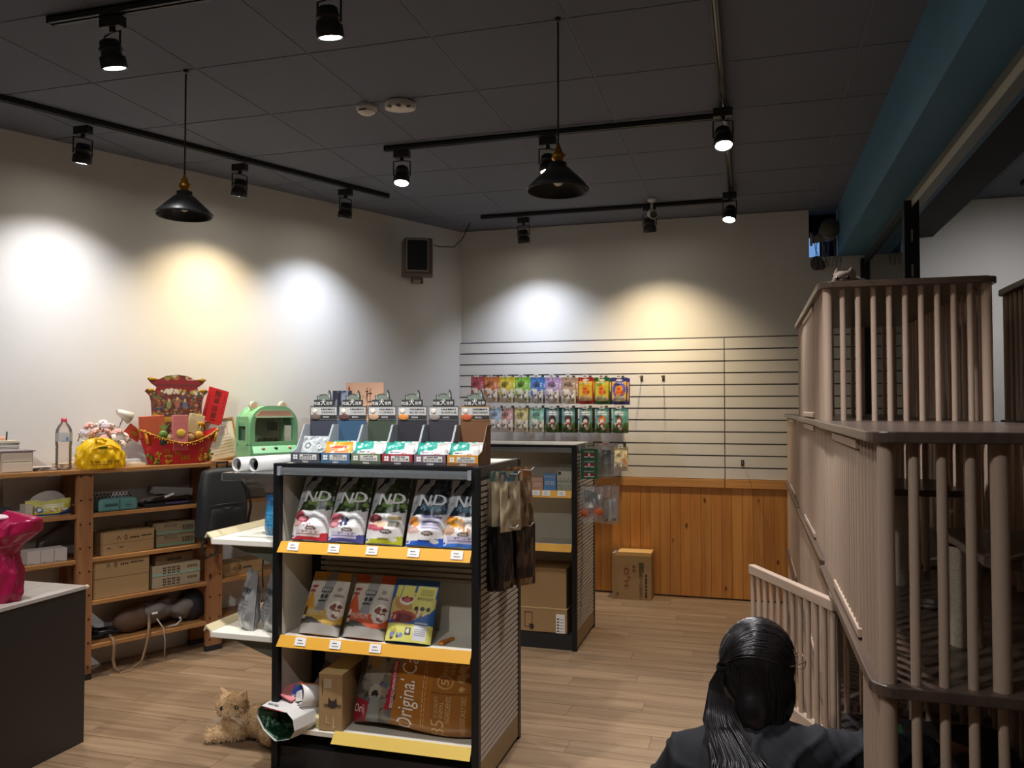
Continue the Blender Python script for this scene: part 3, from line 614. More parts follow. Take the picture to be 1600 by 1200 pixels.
# ---------------------------------------------------------------- bottom shelf: magazine roll, bags, flat carton, big sack
kraft = mat('kraft_card', '#a3845a', .7, var=.05, scale=25); kraft_d = mat('kraft_card_dark', '#7d6648', .75, var=.05, scale=25); kraft_p = mat('kraft_card_pale', '#c4ab78', .65, var=.04)
t = empty('flat_carton', (-1.772, 3.24, .187), R(4), 'thin brown carton standing on edge on the bottom shelf', 'box')
MB().box(-.055, .055, 0, .27, 0, .245).ob('carton_body', kraft, t, bevel=.002)
MB().box(-.0555, .0555, -.0015, .271, .245, .247).ob('top_flap', mat('carton_edge', '#d9bb80', .6), t)
letter(t, [('~8', .1, .64, .14, .9, 1)], ink, flat_surf(.1, .245, -.001), 'side_print')
MB().box(-.03, .005, -.002, -.0005, .185, .225).ob('label_sticker', mat('label_tan', '#b8a384', .6), t)
cat_icon = MB().ball((0, 0, .0), (.022, .0008, .017), 16, 10).prism([(-.02, .008), (-.006, .014), (-.018, .03)], -.0008, .0008, Matrix(((1, 0, 0, 0), (0, 0, -1, 0), (0, 1, 0, 0), (0, 0, 0, 1)))).prism([(.02, .008), (.006, .014), (.018, .03)], -.0008, .0008, Matrix(((1, 0, 0, 0), (0, 0, -1, 0), (0, 1, 0, 0), (0, 0, 0, 1))))
for k in (-1, 1): cat_icon.box(k * .03 - .01, k * .03 + .01, -.0006, .0006, -.002, 0).box(k * .03 - .01, k * .03 + .01, -.0006, .0006, -.009, -.007)
cat_icon.ob('cat_face_print', mat('carton_ink', '#3a2f28', .6), t, (.01, -.0012, .115))
MB().box(-.02, -.014, -.0015, 0, .03, .06).box(-.02, -.004, -.0015, 0, .03, .034).prism([(.008, .02), (.022, .02), (.015, .008)], 0, .0015, Matrix(((1, 0, 0, 0), (0, 0, -1, 0), (0, 1, 0, 0), (0, 0, 0, 1)))).box(.012, .018, -.0015, 0, .02, .06).ob('arrow_print', kraft_p, t)
t = empty('small_treat_tub', (-1.842, 3.27, .187), 0, 'small yellow tub squeezed between green bag and carton', 'tub')
MB().lathe([(0, 0), (.018, 0), (.02, .05), (.017, .055), (0, .055)], 18).ob('tub_body', mat('tub_yellow', '#d9cf8e', .4), t); MB().lathe([(.0205, .04), (.021, .044), (.0205, .05), (0, .056)], 18).ob('tub_lid', mat('tub_lid', '#eee6c0', .4), t)
# green and white bag end poking out over the shelf edge
t = empty('green_bag', (-1.985, 3.17, .155), R(-12), 'white and dark green foil bag poking out of the bottom shelf', 'bag')
prof = [(-.11, .08), (-.085, .10), (.07, .095), (.105, .07), (.115, .02), (.085, -.02), (.0, -.045), (-.075, -.005), (-.115, .05)]
n = len(prof); mb = MB(); V = []
for (y, k) in ((-.02, .96), (.02, 1.0), (.1, 1.02), (.3, .9)): V += [Vector((x * k, y, z * k + .04)) for x, z in prof]
mb.add(V, [(j * n + i, j * n + (i + 1) % n, (j + 1) * n + (i + 1) % n, (j + 1) * n + i) for j in range(3) for i in range(n)] + [tuple(range(3 * n, 4 * n))])
mb.ob('bag_sleeve', mat('bag_white', '#d9d6d0', .3), t, bevel=.004)
mb = MB(); V = [Vector((x * .93, -.012, z * .9 + .04)) for x, z in prof] + [Vector((x * .5 + .01, .05, z * .5 + .045)) for x, z in prof] + [Vector((.0, .03, .05))]
mb.add(V, [(i, n + i, n + (i + 1) % n, (i + 1) % n) for i in range(n)] + [(n + i, 2 * n, n + (i + 1) % n) for i in range(n)])
mb.ob('foil_end', mat('green_foil', '#22442c', .22, .5, bump=.5, scale=60), t)
MB().box(-.06, .05, -.022, -.018, .13, .1315).ob('print_line', mat('red_print', '#b8343c', .5), t)
letter(t, [('~5', .1, .5, .5, .9)], mat('grey_ink', '#8d8a86', .6), lambda u, v: Vector((-.08 + u * .15, -.015 + v * .03, .1425)), 'bag_print', (0, 0, .0005))
o = MB().prism([(-.10, -.02), (.02, -.03), (.03, .10), (-.07, .12)], 0, .006).ob('pink_leaflet', mat('pink_card', '#dd8486', .5), None, (-1.965, 3.25, .308), (R(6), R(10), R(-14))); tag(o, 'pink leaflet lying on the green and white bag', 'leaflet')
mb = MB(); N = 40; V = []
for j, y in enumerate((0, .11)):
    for i in range(N):
        a = i / (N - 1) * 2 * math.pi * 1.55 + 2.2; r = .048 - .013 * max(0, (i / (N - 1) - .62)) / .38
        V.append(Vector((r * math.cos(a), y, r * math.sin(a) * 1.05)))
mb.add(V, [(i, i + 1, N + i + 1, N + i) for i in range(N - 1)], True)
cvr = Cv(N, 2, '#d8d2c8'); o = mb.ob('rolled_magazine', None, None, (-1.925, 3.225, .33), (R(-14), 0, R(-30)))
at = o.data.color_attributes.new('Col', 'FLOAT_COLOR', 'POINT'); cols = []
for j in range(2):
    for i in range(N):
        u = (i / (N - 1) * 1.55) % 1; cols += [*lin('#3a62c8' if u < .18 else '#d97a4a' if .86 < u < .97 else '#5a8a4a' if u > .97 else '#d9d5cc'), 1]
at.data.foreach_set('color', cols); o.data.materials.append(mat_print('magazine_print', .4)); sd = o.modifiers.new('solid', 'SOLIDIFY'); sd.thickness = .003
tag(o, 'rolled colour leaflet lying on top of the bottom-shelf bags', 'magazine')
MB().prism([(-.02, -.03), (.03, -.015), (.01, .028), (-.028, .01)], 0, .002, Matrix.Rotation(R(90), 4, 'X')).ob('folded_page', paper, o, (0, .01, 0))
letter(o, [('~4', .0, .74, 1, .78), ('~5', .0, .54, 1, .58), ('~4', 0, .34, .9, .38)], mat('grey_ink', '#8d8a86', .6), lambda u, v: Vector((-.018 + u * .036, .007, -.02 + v * .04)), 'page_print', (0, -.0006, 0))
o, f = pouch('purple_bag', .14, .24, .06, Cv(20, 24, '#6e5a5c').rect(.3, .35, 1, .7, '#3a2438').ell(.45, .52, .06, .04, '#cfc6cc').ell(.62, .52, .05, .04, '#cfc6cc'), mat_print('matte_bag_print', .55), None, (-1.93, 3.36, .188), (R(-18), R(22), R(-8)), '#5a4648'); tag(o, 'dull brown and purple bag slumped behind the rolled leaflet', 'bag')
# the big sack
def sack_art():
    c = Cv(110, 80, '#9a6428'); c.rect(0, 0, .36, 1, '#5c5850'); c.blobs(0, .0, .36, 1, 130, .045, ['#4c463e', '#6b655a', '#3a352e', '#7c766a', '#8c7a5c', '#55606a'], 11, 1.6)
    c.ell(.19, .72, .07, .22, '#8a8276').ell(.2, .42, .055, .11, '#9c9688').ell(.2, .4, .03, .05, '#2c2622').ell(.17, .84, .04, .12, '#a07c4a').ell(.2, .18, .05, .2, '#848a88'); c.ell(.03, .75, .05, .25, '#332a22')
    c.poly([(0, .0), (.13, .0), (.16, .30), (.0, .36)], '#8e1c2e'); c.poly([(.30, .22), (.345, .22), (.375, .86), (.33, .86)], '#a8203a')
    c.poly([(.34, 0), (.66, 0), (.66, 1), (.42, 1)], '#a56a26'); c.lines(.655, 0, .66, 1, 1, '#6b4418', 1); c.rect(.66, .555, .95, .56, '#6b4418'); c.rect(.655, 0, .66, 1, '#6b4418')
    c.ell(.755, .70, .065, .085, '#c6a06a').ell(.755, .70, .055, .072, '#9a6428'); c.blobs(.86, .62, .95, .98, 9, .022, ['#c6a06a'], 3, 1.2)
    return c
f_s = lambda u, v: Vector((-.300 + u * .55 + .035 * (1 - v) * (1 - u) * -1.2, -.02 - .075 * (max(0, 1 - abs(2 * u - 1) ** 4) ** .5) * (max(0, 1 - abs(2 * v - 1) ** 5) ** .5) + .006 * math.sin(11 * u + 4 * v) * math.sin(7 * v), .0 + v * .33 + .012 * math.sin(6 * u)))
mb = MB(); cv = sack_art(); mb.grid(f_s, cv.w, cv.h); mb.grid(lambda u, v: Vector((f_s(u, v).x, -.04 - f_s(u, v).y, f_s(u, v).z)), 20, 20, flip=True)
me = mb.mesh('cat_food_sack'); paint(me, cv.w * cv.h, cv, '#7a5020'); SK = link('cat_food_sack', me, mat_print('sack_print', .3, .2), None, (-1.375, 3.36, .192), (R(-9), 0, 0)); tag(SK, 'big brown cat food sack lying on its side on the bottom shelf', 'pet food')
letter(SK, [('Original Cat', .40, .03, .56, 1.0, 1)], whiteink, f_s, 'title_lettering'); letter(SK, [('Orij', .02, .12, .12, .26)], whiteink, f_s, 'brand_lettering')
gold = mat('tan_ink', '#d0ac78', .5)
letter(SK, [('85', .665, .02, .77, .23, 1), ('% QUALITY', .685, .25, .72, .52, 1), ('ANIMAL', .725, .25, .76, .46, 1), ('INGREDIENTS', .775, .2, .815, .53, 1), ('BIOLOGICALLY DIET', .89, .05, .925, .53, 1), ('5', .725, .665, .785, .735, 1), ('FRESH', .735, .80, .775, .99, 1), ('OR RAW', .79, .80, .83, .99, 1)], gold, f_s, 'claims_lettering', None, True)
letter(SK, [('BIOLOGICALLY APPROPRIATE NUTRITION', .335, .26, .36, .84, 1)], whiteink, f_s, 'ribbon_lettering'); letter(SK, [('~14', .585, .1, .592, .95, 1), ('~12', .605, .1, .61, .9, 1)], gold, f_s, 'subtitle_lettering')
o = MB().box(-.05, .05, -.03, .03, 0, .26).ob('dark_food_bag', mat('black_film', '#201c1e', .3), None, (-1.15, 3.40, .19), (0, 0, R(3)), bevel=.012); tag(o, 'black food bag standing at the right end of the bottom shelf', 'pet food')
MB().prism([(-.03, 0), (.02, .0), (.01, .04), (-.02, .03)], 0, .002, Matrix(((1, 0, 0, -.0), (0, 0, -1, -.0305), (0, 1, 0, .03), (0, 0, 0, 1)))).ob('pink_print', mat('pink_print', '#a03a5c', .4), o)

# ================================================================ SIX COUNTER TRAYS OF DOG SNACKS ON THE FRONT UNIT
XZ = Matrix(((1, 0, 0, 0), (0, 0, -1, 0), (0, 1, 0, 0), (0, 0, 0, 1)))      # drawn upright: (x, z), thickness towards the viewer
grey_card = mat('grey_divider_card', '#a9b0b2', .6); hdr_grey = mat('header_green_grey', '#6f7a6c', .6); hdr_dark = mat('header_outline', '#33352f', .6)
tray_spec = [('#3b3f49', '#4a4f58', '#6', 'charcoal', '#6a5a50'), ('#34526a', '#4a6a84', '土耳其烤羊肉', 'steel blue', '#5a3a34'), ('#3c4637', '#6d7c58', '日式鮮燉鮭魚', 'olive green', '#b08a6a'),
             ('#2d2b2f', '#97323a', '韓式春川炒雞', 'black and red', '#c8813a'), ('#37333a', '#7a6069', '美式烤火雞', 'mauve', '#8a8078'), ('#6f4a2c', '#c98f2e', '西班牙燉海鮮', 'brown and amber', '#b5552e')]
edges = [-1.990, -1.840, -1.691, -1.543, -1.392, -1.240, -1.094]
def snack_art(kind):
    c = Cv(34, 34, '#cfcdc6')
    if kind == 'teal': c.rect(0, .62, 1, 1, '#34a08c').rect(0, 0, .22, 1, '#34a08c').rect(.64, .45, 1, 1, '#cfcdc6').rect(.1, .06, .8, .55, '#d6d4ce').rect(.16, .46, .56, .54, '#4a4c58').lines(.14, .12, .58, .4, 5, '#8c8c90', .35).ell(.68, .36, .1, .12, '#5a5a66' if 0 else '#b5473f').ell(.68, .37, .055, .06, '#e6e4de').rect(.65, .12, .71, .26, '#b5473f')
    if kind == 'orange': c.rect(0, 0, 1, 1, '#dd9a30').rect(.14, .05, .82, .82, '#e09468').lines(.18, .1, .7, .62, 7, '#b8583a', .3).rect(.16, .68, .8, .78, '#cc4c34')
    if kind == 'line': c.rect(0, 0, 1, 1, '#8f9694').blobs(0, 0, 1, 1, 70, .05, ['#b5bbb8', '#6f7674', '#a4aaa8', '#5d6462'], 6).ell(.25, .6, .2, .22, '#a9afad').ell(.25, .6, .12, .13, '#555c5c').ell(.25, .6, .06, .06, '#b5bbb8')
    return c
for i, (cb, cf, txt, nm, food) in enumerate(tray_spec):
    x0, x1 = edges[i] + .001, edges[i + 1] - .001; w = x1 - x0; yF, yB = 0, .165
    lab = 'cardboard counter tray of dog snacks, %s, %s' % (nm, ['leftmost of six', 'second of six', 'third of six', 'fourth of six', 'fifth of six', 'rightmost of six'][i])
    t = empty('snack_tray', ((x0 + x1) / 2, 3.258, 1.3525), 0, lab, 'display box', 'snack trays on the front unit'); h = w / 2
    mb_ = mat('tray_body_%d' % i, cb, .6); mf = mat('tray_front_%d' % i, cf, .6)
    MB().box(-h, h, yF, yF + .003, 0, .046).ob('front_panel', mf, t); MB().box(-h, h, yF - .0004, yF, 0, .012).ob('front_band', mb_, t)
    MB().box(-h, h, yF, yB, 0, .003).ob('tray_floor', mb_, t)
    for sx in (-h, h - .003): MB().prism([(0, .003), (yB, .003), (yB, .17), (yB - .05, .17), (.045, .06), (0, .046)], 0, .003, Matrix(((0, 0, 1, sx), (1, 0, 0, 0), (0, 1, 0, 0), (0, 0, 0, 1)))).ob('side_panel', grey_card if i < 5 or sx < 0 else mat('brown_side', '#7d5a3c', .6), t)
    MB().box(-h + .003, h - .003, yB - .003, yB, .003, .19).ob('back_panel', mb_, t)
    MB().box(-h + .004, h - .004, yB - .0045, yB - .003, .19, .255).box(-h + .004, h - .004, yB - .003, yB, .19, .255).ob('header_card', mat('header_%d' % i, '#5a5e58' if i not in (5,) else '#8a6a3c', .6), t)
    MB().box(-h + .008, h - .03 + .024, yB - .0056, yB - .0046, .213, .248).ob('header_label', mat('label_grey', '#b9b8b2', .6), t)
    MB().box(-h + .06, h - .006, yB - .0056, yB - .0046, .196, .210).ob('header_strip', mat('strip_dark', '#2c2a2b', .6), t)
    MB().ball((-h + .033, yB - .006, .204), (.026, .002, .014), 14, 8).ob('food_picture', mat('food_%d' % i, food, .7, var=.4, scale=160), t)
    MB().ball((-h + .028, yB - .007, .231), (.012, .0015, .011), 12, 8).prism([(-h + .018, .238), (-h + .024, .241), (-h + .017, .247)], -.0075 + .165 - 2 * yB, .0005 - .0065 + .165 - 2 * yB + .001, XZ).ob('dog_picture', mat('dog_cream', '#d8d0bf', .6), t)
    head = [(-.036, .28), (-.036, .305), (-.028, .30), (-.018, .308), (.005, .311), (.02, .304), (.027, .33), (.036, .316), (.04, .28)]
    MB().prism([(a, b) for a, b in reversed(head)], -yB, -yB + .003, XZ).ob('dog_ear_header', hdr_dark, t)
    MB().prism([(a * .86 + .0, .28 + (b - .28) * .86) for a, b in reversed(head)], -yB + .003, -yB + .0042, XZ).ob('dog_head_print', hdr_grey, t)
    for e in ((-.031, .289, -.028, .298), (.027, .296, .031, .318)): MB().prism([(e[0], e[1]), (e[2] + .003, e[1]), (e[0] + .002, e[3])], -yB + .0042, -yB + .005, XZ).ob('ear_print', grey_card, t)
    MB().box(-.05, .05, yB - .006, yB, .255, .283).ob('name_plate', hdr_dark, t)
    letter(t, [('吃遍', -.02, .1, .32, .7), ('犬', .36, .05, .62, 1.15), ('世界', .66, .1, 1.0, .7)], whiteink, flat_surf(.094, .026, yB - .0065, -.047, .2565), 'header_lettering')
    letter(t, [(txt, .42, .2, .97, .5), ('~9', .42, .65, .97, .85)], ink, flat_surf(w - .016, .035, yB - .0058, -h + .008, .213), 'label_lettering')
    letter(t, [('#6', .08, .25, .55, .8)], whiteink, flat_surf(.07, .014, yB - .0058, -h + .066, .196), 'strip_lettering')
    MB().box(-h + .046, h - .018, -.0012, -.0004, .014, .038).ob('front_label', mat('front_label_white', '#d9d7d0', .6), t)
    for a in (0, 1):
        for b in (0, 1): MB().box(-h + .014 + a * .011, -h + .023 + a * .011, -.0012, -.0004, .016 + b * .011, .025 + b * .011).ob('logo_square', whiteink, t)
    letter(t, [(txt, .04, .12, .96, .62), ('~5', .2, .74, .8, .92)], ink, flat_surf(w - .064, .024, -.0014, -h + .046, .014), 'front_lettering', (0, -.0006, 0))
    letter(t, [('#4', .4, .1, .62, .8)], whiteink, flat_surf(w, .012, -.0005, -h, .0), 'foot_lettering', (0, -.0006, 0))
    # pouches standing in the tray
    kind = ['line', 'orange', 'teal', 'teal', 'teal', 'teal'][i]
    desc = {'line': 'grey line-patterned card', 'orange': 'orange snack pouch', 'teal': 'teal and white snack pouch'}[kind]
    for q in range(2 if kind != 'line' else 1):
        if kind == 'line':
            o, f = pouch('patterned_card', w - .012, .125, .012, snack_art('line'), pr_matte, None, ((x0 + x1) / 2, 3.258 + .05, 1.357), (R(-28), 0, 0), '#8f9694', wr=0, taper=0, top=.01)
        else:
            o, f = pouch('snack_pouch', w - .016, .092, .022, snack_art(kind if not (i == 1 and q) else 'teal'), pr_soft, None, ((x0 + x1) / 2 - .004 + .012 * q, 3.258 + .028 + .04 * q, 1.357 + .004 * q), (R(-16 - 2 * q), 0, R(3 - 5 * q)), '#d8d6d0', ph=i + q, wr=.0025, top=.12)
        tag(o, (desc if not (i == 1 and q) else 'teal snack pouch') + ' %s in the %s tray' % (['at the front', 'at the back'][q], nm) if kind != 'line' else 'grey line-patterned card standing in the charcoal tray', 'card' if kind == 'line' else 'snack pouch', None if kind == 'line' else 'snack pouches in the trays')

# cards standing behind the trays
t = empty('letter_card', (-1.893, 3.80, 1.352), R(-2), 'peach card with brush lettering standing behind the snack trays', 'card')
MB().box(-.107, .107, 0, .006, 0, .376).ob('card_board', mat('peach_card', '#d3a98a', .6), t)
letter(t, [('杜', .52, .72, .7, .93), ('絕', .53, .5, .72, .7), ('狂', .5, .26, .74, .47), ('紅', .52, .04, .72, .23)], mat('brush_ink', '#4a2c22', .7), flat_surf(.214, .376, -.0005), 'brush_lettering')
for q, u in enumerate((.44, .38, .34)): letter(t, [('#1', u, .78 - .075 * k, u + .03, .83 - .075 * k) for k in range(7)], mat('brush_ink', '#4a2c22', .7), flat_surf(.214, .376, -.0005), 'small_lettering')
MB().ball((-.09, -.001, .345), (.006, .0008, .012), 10, 6).ob('red_seal', mat('seal_red', '#b04a34', .6), t); MB().ball((-.088, -.001, .31), (.006, .0008, .012), 10, 6).ob('blue_seal', mat('seal_blue', '#4a4f70', .6), t)
o, f = pouch('photo_card', .115, .335, .004, Cv(26, 50, '#3c4250').blobs(.05, .55, .95, 1, 40, .09, ['#2a2e3c', '#5a6274', '#8a93a4', '#1f2230'], 4).blobs(.0, .2, 1, .6, 40, .06, ['#4f5868', '#7b8494', '#aab0b8'], 6), pr_matte, None, (-2.02, 3.77, 1.352), (R(-4), 0, R(-6)), '#55555c', wr=0, top=.01, gus=.9)
tag(o, 'dark blue photo card behind the second snack tray', 'card')

# ================================================================ POUCHES ON THE SLATTED BACK WALL
wire = mat('hook_wire', '#b9b7b2', .3, .8)
def hook(x, z, label, length=.22, tagged=True):
    t = empty('display_hook', (x, YB - .024, z), 0, label, 'hook', 'slatwall hooks')
    MB().box(-.012, .012, -.004, .0, -.03, .02).ob('hook_plate', mat('hook_plate_dark', '#55524e', .4, .5), t)
    MB().tube([(0, -.003, .0), (0, -length, .0), (0, -length - .012, .014)], .003, 6).ob('hook_prong', wire, t)
    if tagged:
        MB().box(-.021, .021, -length - .0185, -length - .0165, -.008, .02).ob('hook_tag', paper, t)
        letter(t, [('~2', .2, .3, .8, .75)], mat('grey_ink', '#8d8a86', .6), flat_surf(.042, .028, -length - .0187, -.021, -.008), 'tag_print')
    return t
def hang_art(bg, acc, style):
    c = Cv(26, 44, bg)
    if style == 'a':      # milky pouch with cartoon fruit
        c.ell(.42, .74, .26, .13, acc, .6); c.below(lambda u: .5 + .06 * np.sin(u * 7), '#e3ddd2', .75); c.blobs(.12, .12, .9, .5, 14, .1, ['#e9e2d6', acc, '#d8cfc2', bg], 5, .7); c.blobs(.25, .12, .8, .4, 8, .05, ['#8a5a48', '#c8603a', '#5a4a40'], 9, .7); c.lines(.8, .15, .92, .8, 9, '#ffffff', .3, .5)
    if style == 'b':      # saturated pouch with an oval picture
        c.rect(.08, .16, .92, .9, '#d9a832'); c.ell(.5, .56, .4, .34, acc); c.ell(.5, .52, .26, .2, '#d98a2c'); c.blobs(.3, .36, .7, .62, 8, .09, ['#c85a28', '#e0b04a', '#a8442a'], 3, .7); c.rect(.1, .1, .9, .3, '#c9b88a').lines(.2, .14, .8, .26, 3, bg, .4); c.rect(0, .86, 1, 1, bg); c.ell(.5, .9, .2, .04, '#e0d6c6')
    if style == 'c':      # pet portrait pouch
        c.rect(0, 0, 1, .35, '#4a6a3c'); c.blobs(0, .05, 1, .4, 22, .08, ['#5a7a44', '#3f5a34', '#6f8a52', '#8a5a3a'], 4, .7); c.ell(.5, .5, .28, .2, acc); c.ell(.5, .45, .16, .1, '#d8cfc4'); c.blobs(.3, .14, .72, .34, 8, .08, ['#e2dcd2', '#8a3a34', '#2c2622'], 6, .6); c.lines(.18, .72, .82, .9, 2, '#ecebe6', .5); c.rect(0, .95, 1, 1, '#4a8a94'); c.ell(.5, .36, .12, .05, '#c84a44')
    c.ell(.5, .97, .09, .02, '#55504a'); return c
r1 = [('#b5545c', '#a03c48', 'a', 'raspberry red'), ('#cc7a48', '#b86430', 'a', 'orange'), ('#d8c040', '#a89a30', 'a', 'yellow'), ('#8cc04c', '#5a8a34', 'a', 'lime green'), ('#4f7fc0', '#2f5a9c', 'a', 'blue'), ('#b59cc4', '#7a5a90', 'a', 'lilac'), ('#b0947c', '#8a7058', 'a', 'tan'),
      ('#a8302c', '#d8b83a', 'b', 'bright red'), ('#2c5c38', '#b8c03c', 'b', 'dark green'), ('#38387c', '#5a5cae', 'b', 'navy')]
r2 = [('#a8bcd0', '#6f8cae', 'a', 'pale blue'), ('#d0a4a0', '#8a4a4c', 'a', 'pink'), ('#d0c488', '#8a8450', 'a', 'cream'), ('#8cc4b4', '#5a8a80', 'a', 'mint'), ('#7c98a0', '#4a2c24', 'c', 'grey-blue dog-picture'), ('#6a9a98', '#5a2c28', 'c', 'teal brown-dog'), ('#7a9c98', '#3c3430', 'c', 'teal dark-dog'), ('#6fa4a0', '#c8703c', 'c', 'teal orange-dog'), ('#68a8a4', '#6a5a44', 'c', 'teal green-edged')]
x1s = [-2.316, -2.190, -2.050, -1.908, -1.772, -1.636, -1.490, -1.342, -1.202, -1.055]
x2s = [-2.152, -2.050, -1.912, -1.770, -1.632, -1.492, -1.342, -1.200, -1.056]
w1 = [.122, .125, .125, .125, .116, .124, .128, .134, .132, .136]
for row, (spec, xs, zt, h, word) in enumerate(((r1, x1s, 1.872, .225, 'upper'), (r2, x2s, 1.592, .208, 'lower'))):
    for i, (bg, acc, st, nm) in enumerate(spec):
        w = w1[i] if row == 0 else (.124 if i < 4 else .112); z = zt - .0025 * i * (row == 0); hz = [1.892, 1.612][row]
        hook(xs[i], z + .005, 'wire hook carrying the %s pouch in the %s row' % (nm, word))
        for q in range(2):
            dx = .0 if q == 0 else .014
            o, f = pouch('treat_pouch', w, h, .03, hang_art(bg, acc, st), pr_soft, None, (xs[i] + dx, [6.845, 6.90][q], z - h + .003 - .004 * q), (R(-2), 0, R([-2, 4][q])), acc, ph=i * 1.7 + q, wr=.0025, top=.12, gus=.3)
            tag(o, '%s treat pouch hanging in the %s row, %s' % (nm, word, ['in front', 'tucked behind its twin']  [q]), 'pouch', 'treat pouches on the slatted wall')
            if q == 0: letter(o, [('#3', .22, .66, .7, .8)] if st == 'a' else [('#4', .2, .76, .8, .82)] if st == 'b' else [('#2', .25, .76, .75, .9)], whiteink if st != 'a' else mat('brown_ink', '#6a4a40', .6), f)
hook(-1.042, 1.27, 'wire hook carrying the beige pouch in the lowest row')
o, f = pouch('treat_pouch', .118, .20, .03, hang_art('#a89878', '#c8b48a', 'a').rect(.08, .35, .92, .85, '#d8cc9c').blobs(.15, .2, .85, .75, 16, .09, ['#cbb88c', '#e0d8b8', '#b89a70', '#c88a60'], 7), pr_soft, None, (-1.042, 6.845, 1.068), (R(-2), 0, 0), '#8a8468', wr=.002, top=.12, gus=.3); tag(o, 'single beige treat pouch hanging below the other rows', 'pouch')
hook(-.892, 1.855, 'empty wire hook right of the navy pouch', .16, False); hook(-.707, 1.855, 'empty wire hook, second from the navy pouch', .16, False); hook(-.062, 1.145, 'empty wire hook low on the right of the slatted wall', .16, False)

# ================================================================ GOODS HANGING ON THE UNITS' SLATTED ENDS
def side_hook(x, y, z, label, L=.115):
    t = empty('end_hook', (x, y, z), 0, label, 'hook', 'hooks on the slatted ends')
    MB().box(0, .004, -.012, .012, -.02, .012).ob('hook_plate', wire, t); MB().tube([(.003, 0, 0), (L, 0, 0), (L + .012, 0, .014)], .003, 6).ob('hook_prong', wire, t)
    return t
side_hook(-1.08, 3.40, 1.312, 'wire hook holding the teal-topped beige pouches'); side_hook(-1.08, 3.63, 1.312, 'wire hook holding the brown pouches'); side_hook(-1.08, 3.37, 1.085, 'wire hook with a bright tip holding the black pouches'); side_hook(-1.08, 3.62, 1.06, 'wire hook holding the dark wood-print pouches')
def side_pouch(x, y, zt, w, h, cv, lab, back, k):
    o, f = pouch('hanging_pouch', w, h, .02, cv, pr, None, (x, y, zt - h), (R(-2), R(random.uniform(-3, 3)), R(66 + random.uniform(-10, 10))), back, ph=k * 1.3, wr=.006, top=.12, gus=.2)
    tag(o, lab, 'pouch', 'pouches hanging on the slatted end'); return o, f
def beige(top): return Cv(22, 40, '#b3a383').rect(0, .84, 1, 1, top).blobs(.2, .1, .8, .5, 10, .12, ['#a89878', '#9c8a6a', '#8f8070'], 4).rect(.36, .56, .44, .76, '#4a4238')
for k, (x, lab) in enumerate(((-1.060, 'beige pouch with teal top hanging closest to the slatted end'), (-1.030, 'beige pouch with teal top, middle of three on the hook'), (-.995, 'beige pouch with slate blue top, outermost on the hook'))):
    o, f = side_pouch(x, 3.40 - .004 * k, 1.322, .13, .255, beige(['#5a7c74', '#55786e', '#4f6670'][k]), lab, '#a3957a', k); letter(o, [('#1', .36, .56, .48, .66), ('#1', .36, .68, .48, .78)], ink, f)
for k, (x, lab) in enumerate(((-1.035, 'brown pouch behind the beige ones, inner of two'), (-.995, 'brown pouch with tan picture, outer of two'))):
    side_pouch(x, 3.63, 1.325, .125, .27, Cv(22, 40, '#7d6248').rect(0, .8, 1, 1, '#96673f').blobs(.1, .1, .9, .7, 18, .12, ['#6a523c', '#8c7458', '#57462f'], k + 3), lab, '#6f5840', k)
for k, x in enumerate((-1.062, -1.045, -1.028, -1.010)):
    side_pouch(x, 3.37, 1.09, .12, .27, Cv(20, 36, '#1d1a18').blobs(.1, .1, .9, .8, 14, .08, ['#262220', '#302a26', '#141210'], k).rect(.3, .05, .7, .14, '#6a5228'), 'black snack pouch on the bright-tipped hook, %s' % ['nearest the slatted end', 'second from the slatted end', 'third from the slatted end', 'outermost'][k], '#1c1917', k)
for k, x in enumerate((-1.05, -1.02, -.99)):
    side_pouch(x, 3.62, 1.065, .125, .275, Cv(22, 40, '#3a2c22').blobs(0, .1, 1, .95, 40, .09, ['#4a382a', '#2a1f18', '#5a4634', '#241a14'], k + 6, 2).rect(.15, .0, .85, .12, '#8a6a44'), 'dark wood-print pouch behind the black ones, %s' % ['innermost', 'in the middle', 'outermost'][k], '#35281e', k)
# background unit's end
t = empty('boxed_card', (-1.036, 5.40, 1.122), 0, 'tall green card of boxes with red and white flags on the background unit', 'box')
MB().box(-.057, .057, 0, .03, 0, .2).ob('card_body', mat('flag_green', '#2f6444', .5), t)
for k in range(3):
    MB().box(-.034, .034, -.0012, 0, .012 + k * .066, .038 + k * .066).ob('red_flag', mat('flag_red', '#9c2f34', .5), t); MB().box(-.006, .006, -.002, -.001, .012 + k * .066, .038 + k * .066).box(-.034, .034, -.002, -.001, .012 + k * .066, .018 + k * .066).ob('white_cross', whiteink, t)
    letter(t, [('VETREXMA', -.36, .235 + .33 * k, .36, .28 + .33 * k)], whiteink, lambda u, v: Vector((u * .1, -.001, v * .2 - .002)), 'box_lettering')
    MB().box(-.0575, .0575, -.0006, .03, .065 + k * .066, .0665 + k * .066).ob('box_joint', mat('joint_dark', '#1f4430', .6), t)
clearbag = mat_clear('clear_bag', '#f4f5f4', .06, .2, .2)
def clear_bag(name, x, y, z, w, h, lab, rz=0, extra=None, tz=0):
    t = empty(name, (x, y, z), rz, lab, 'bag'); f = pouch_surf(w, h, .05, ph=x * 9, wr=.006)
    MB().grid(f, 16, 18).grid(lambda u, v: Vector((f(u, v).x, -f(u, v).y, f(u, v).z)), 16, 18, flip=True).ob('plastic_film', clearbag, t); return t
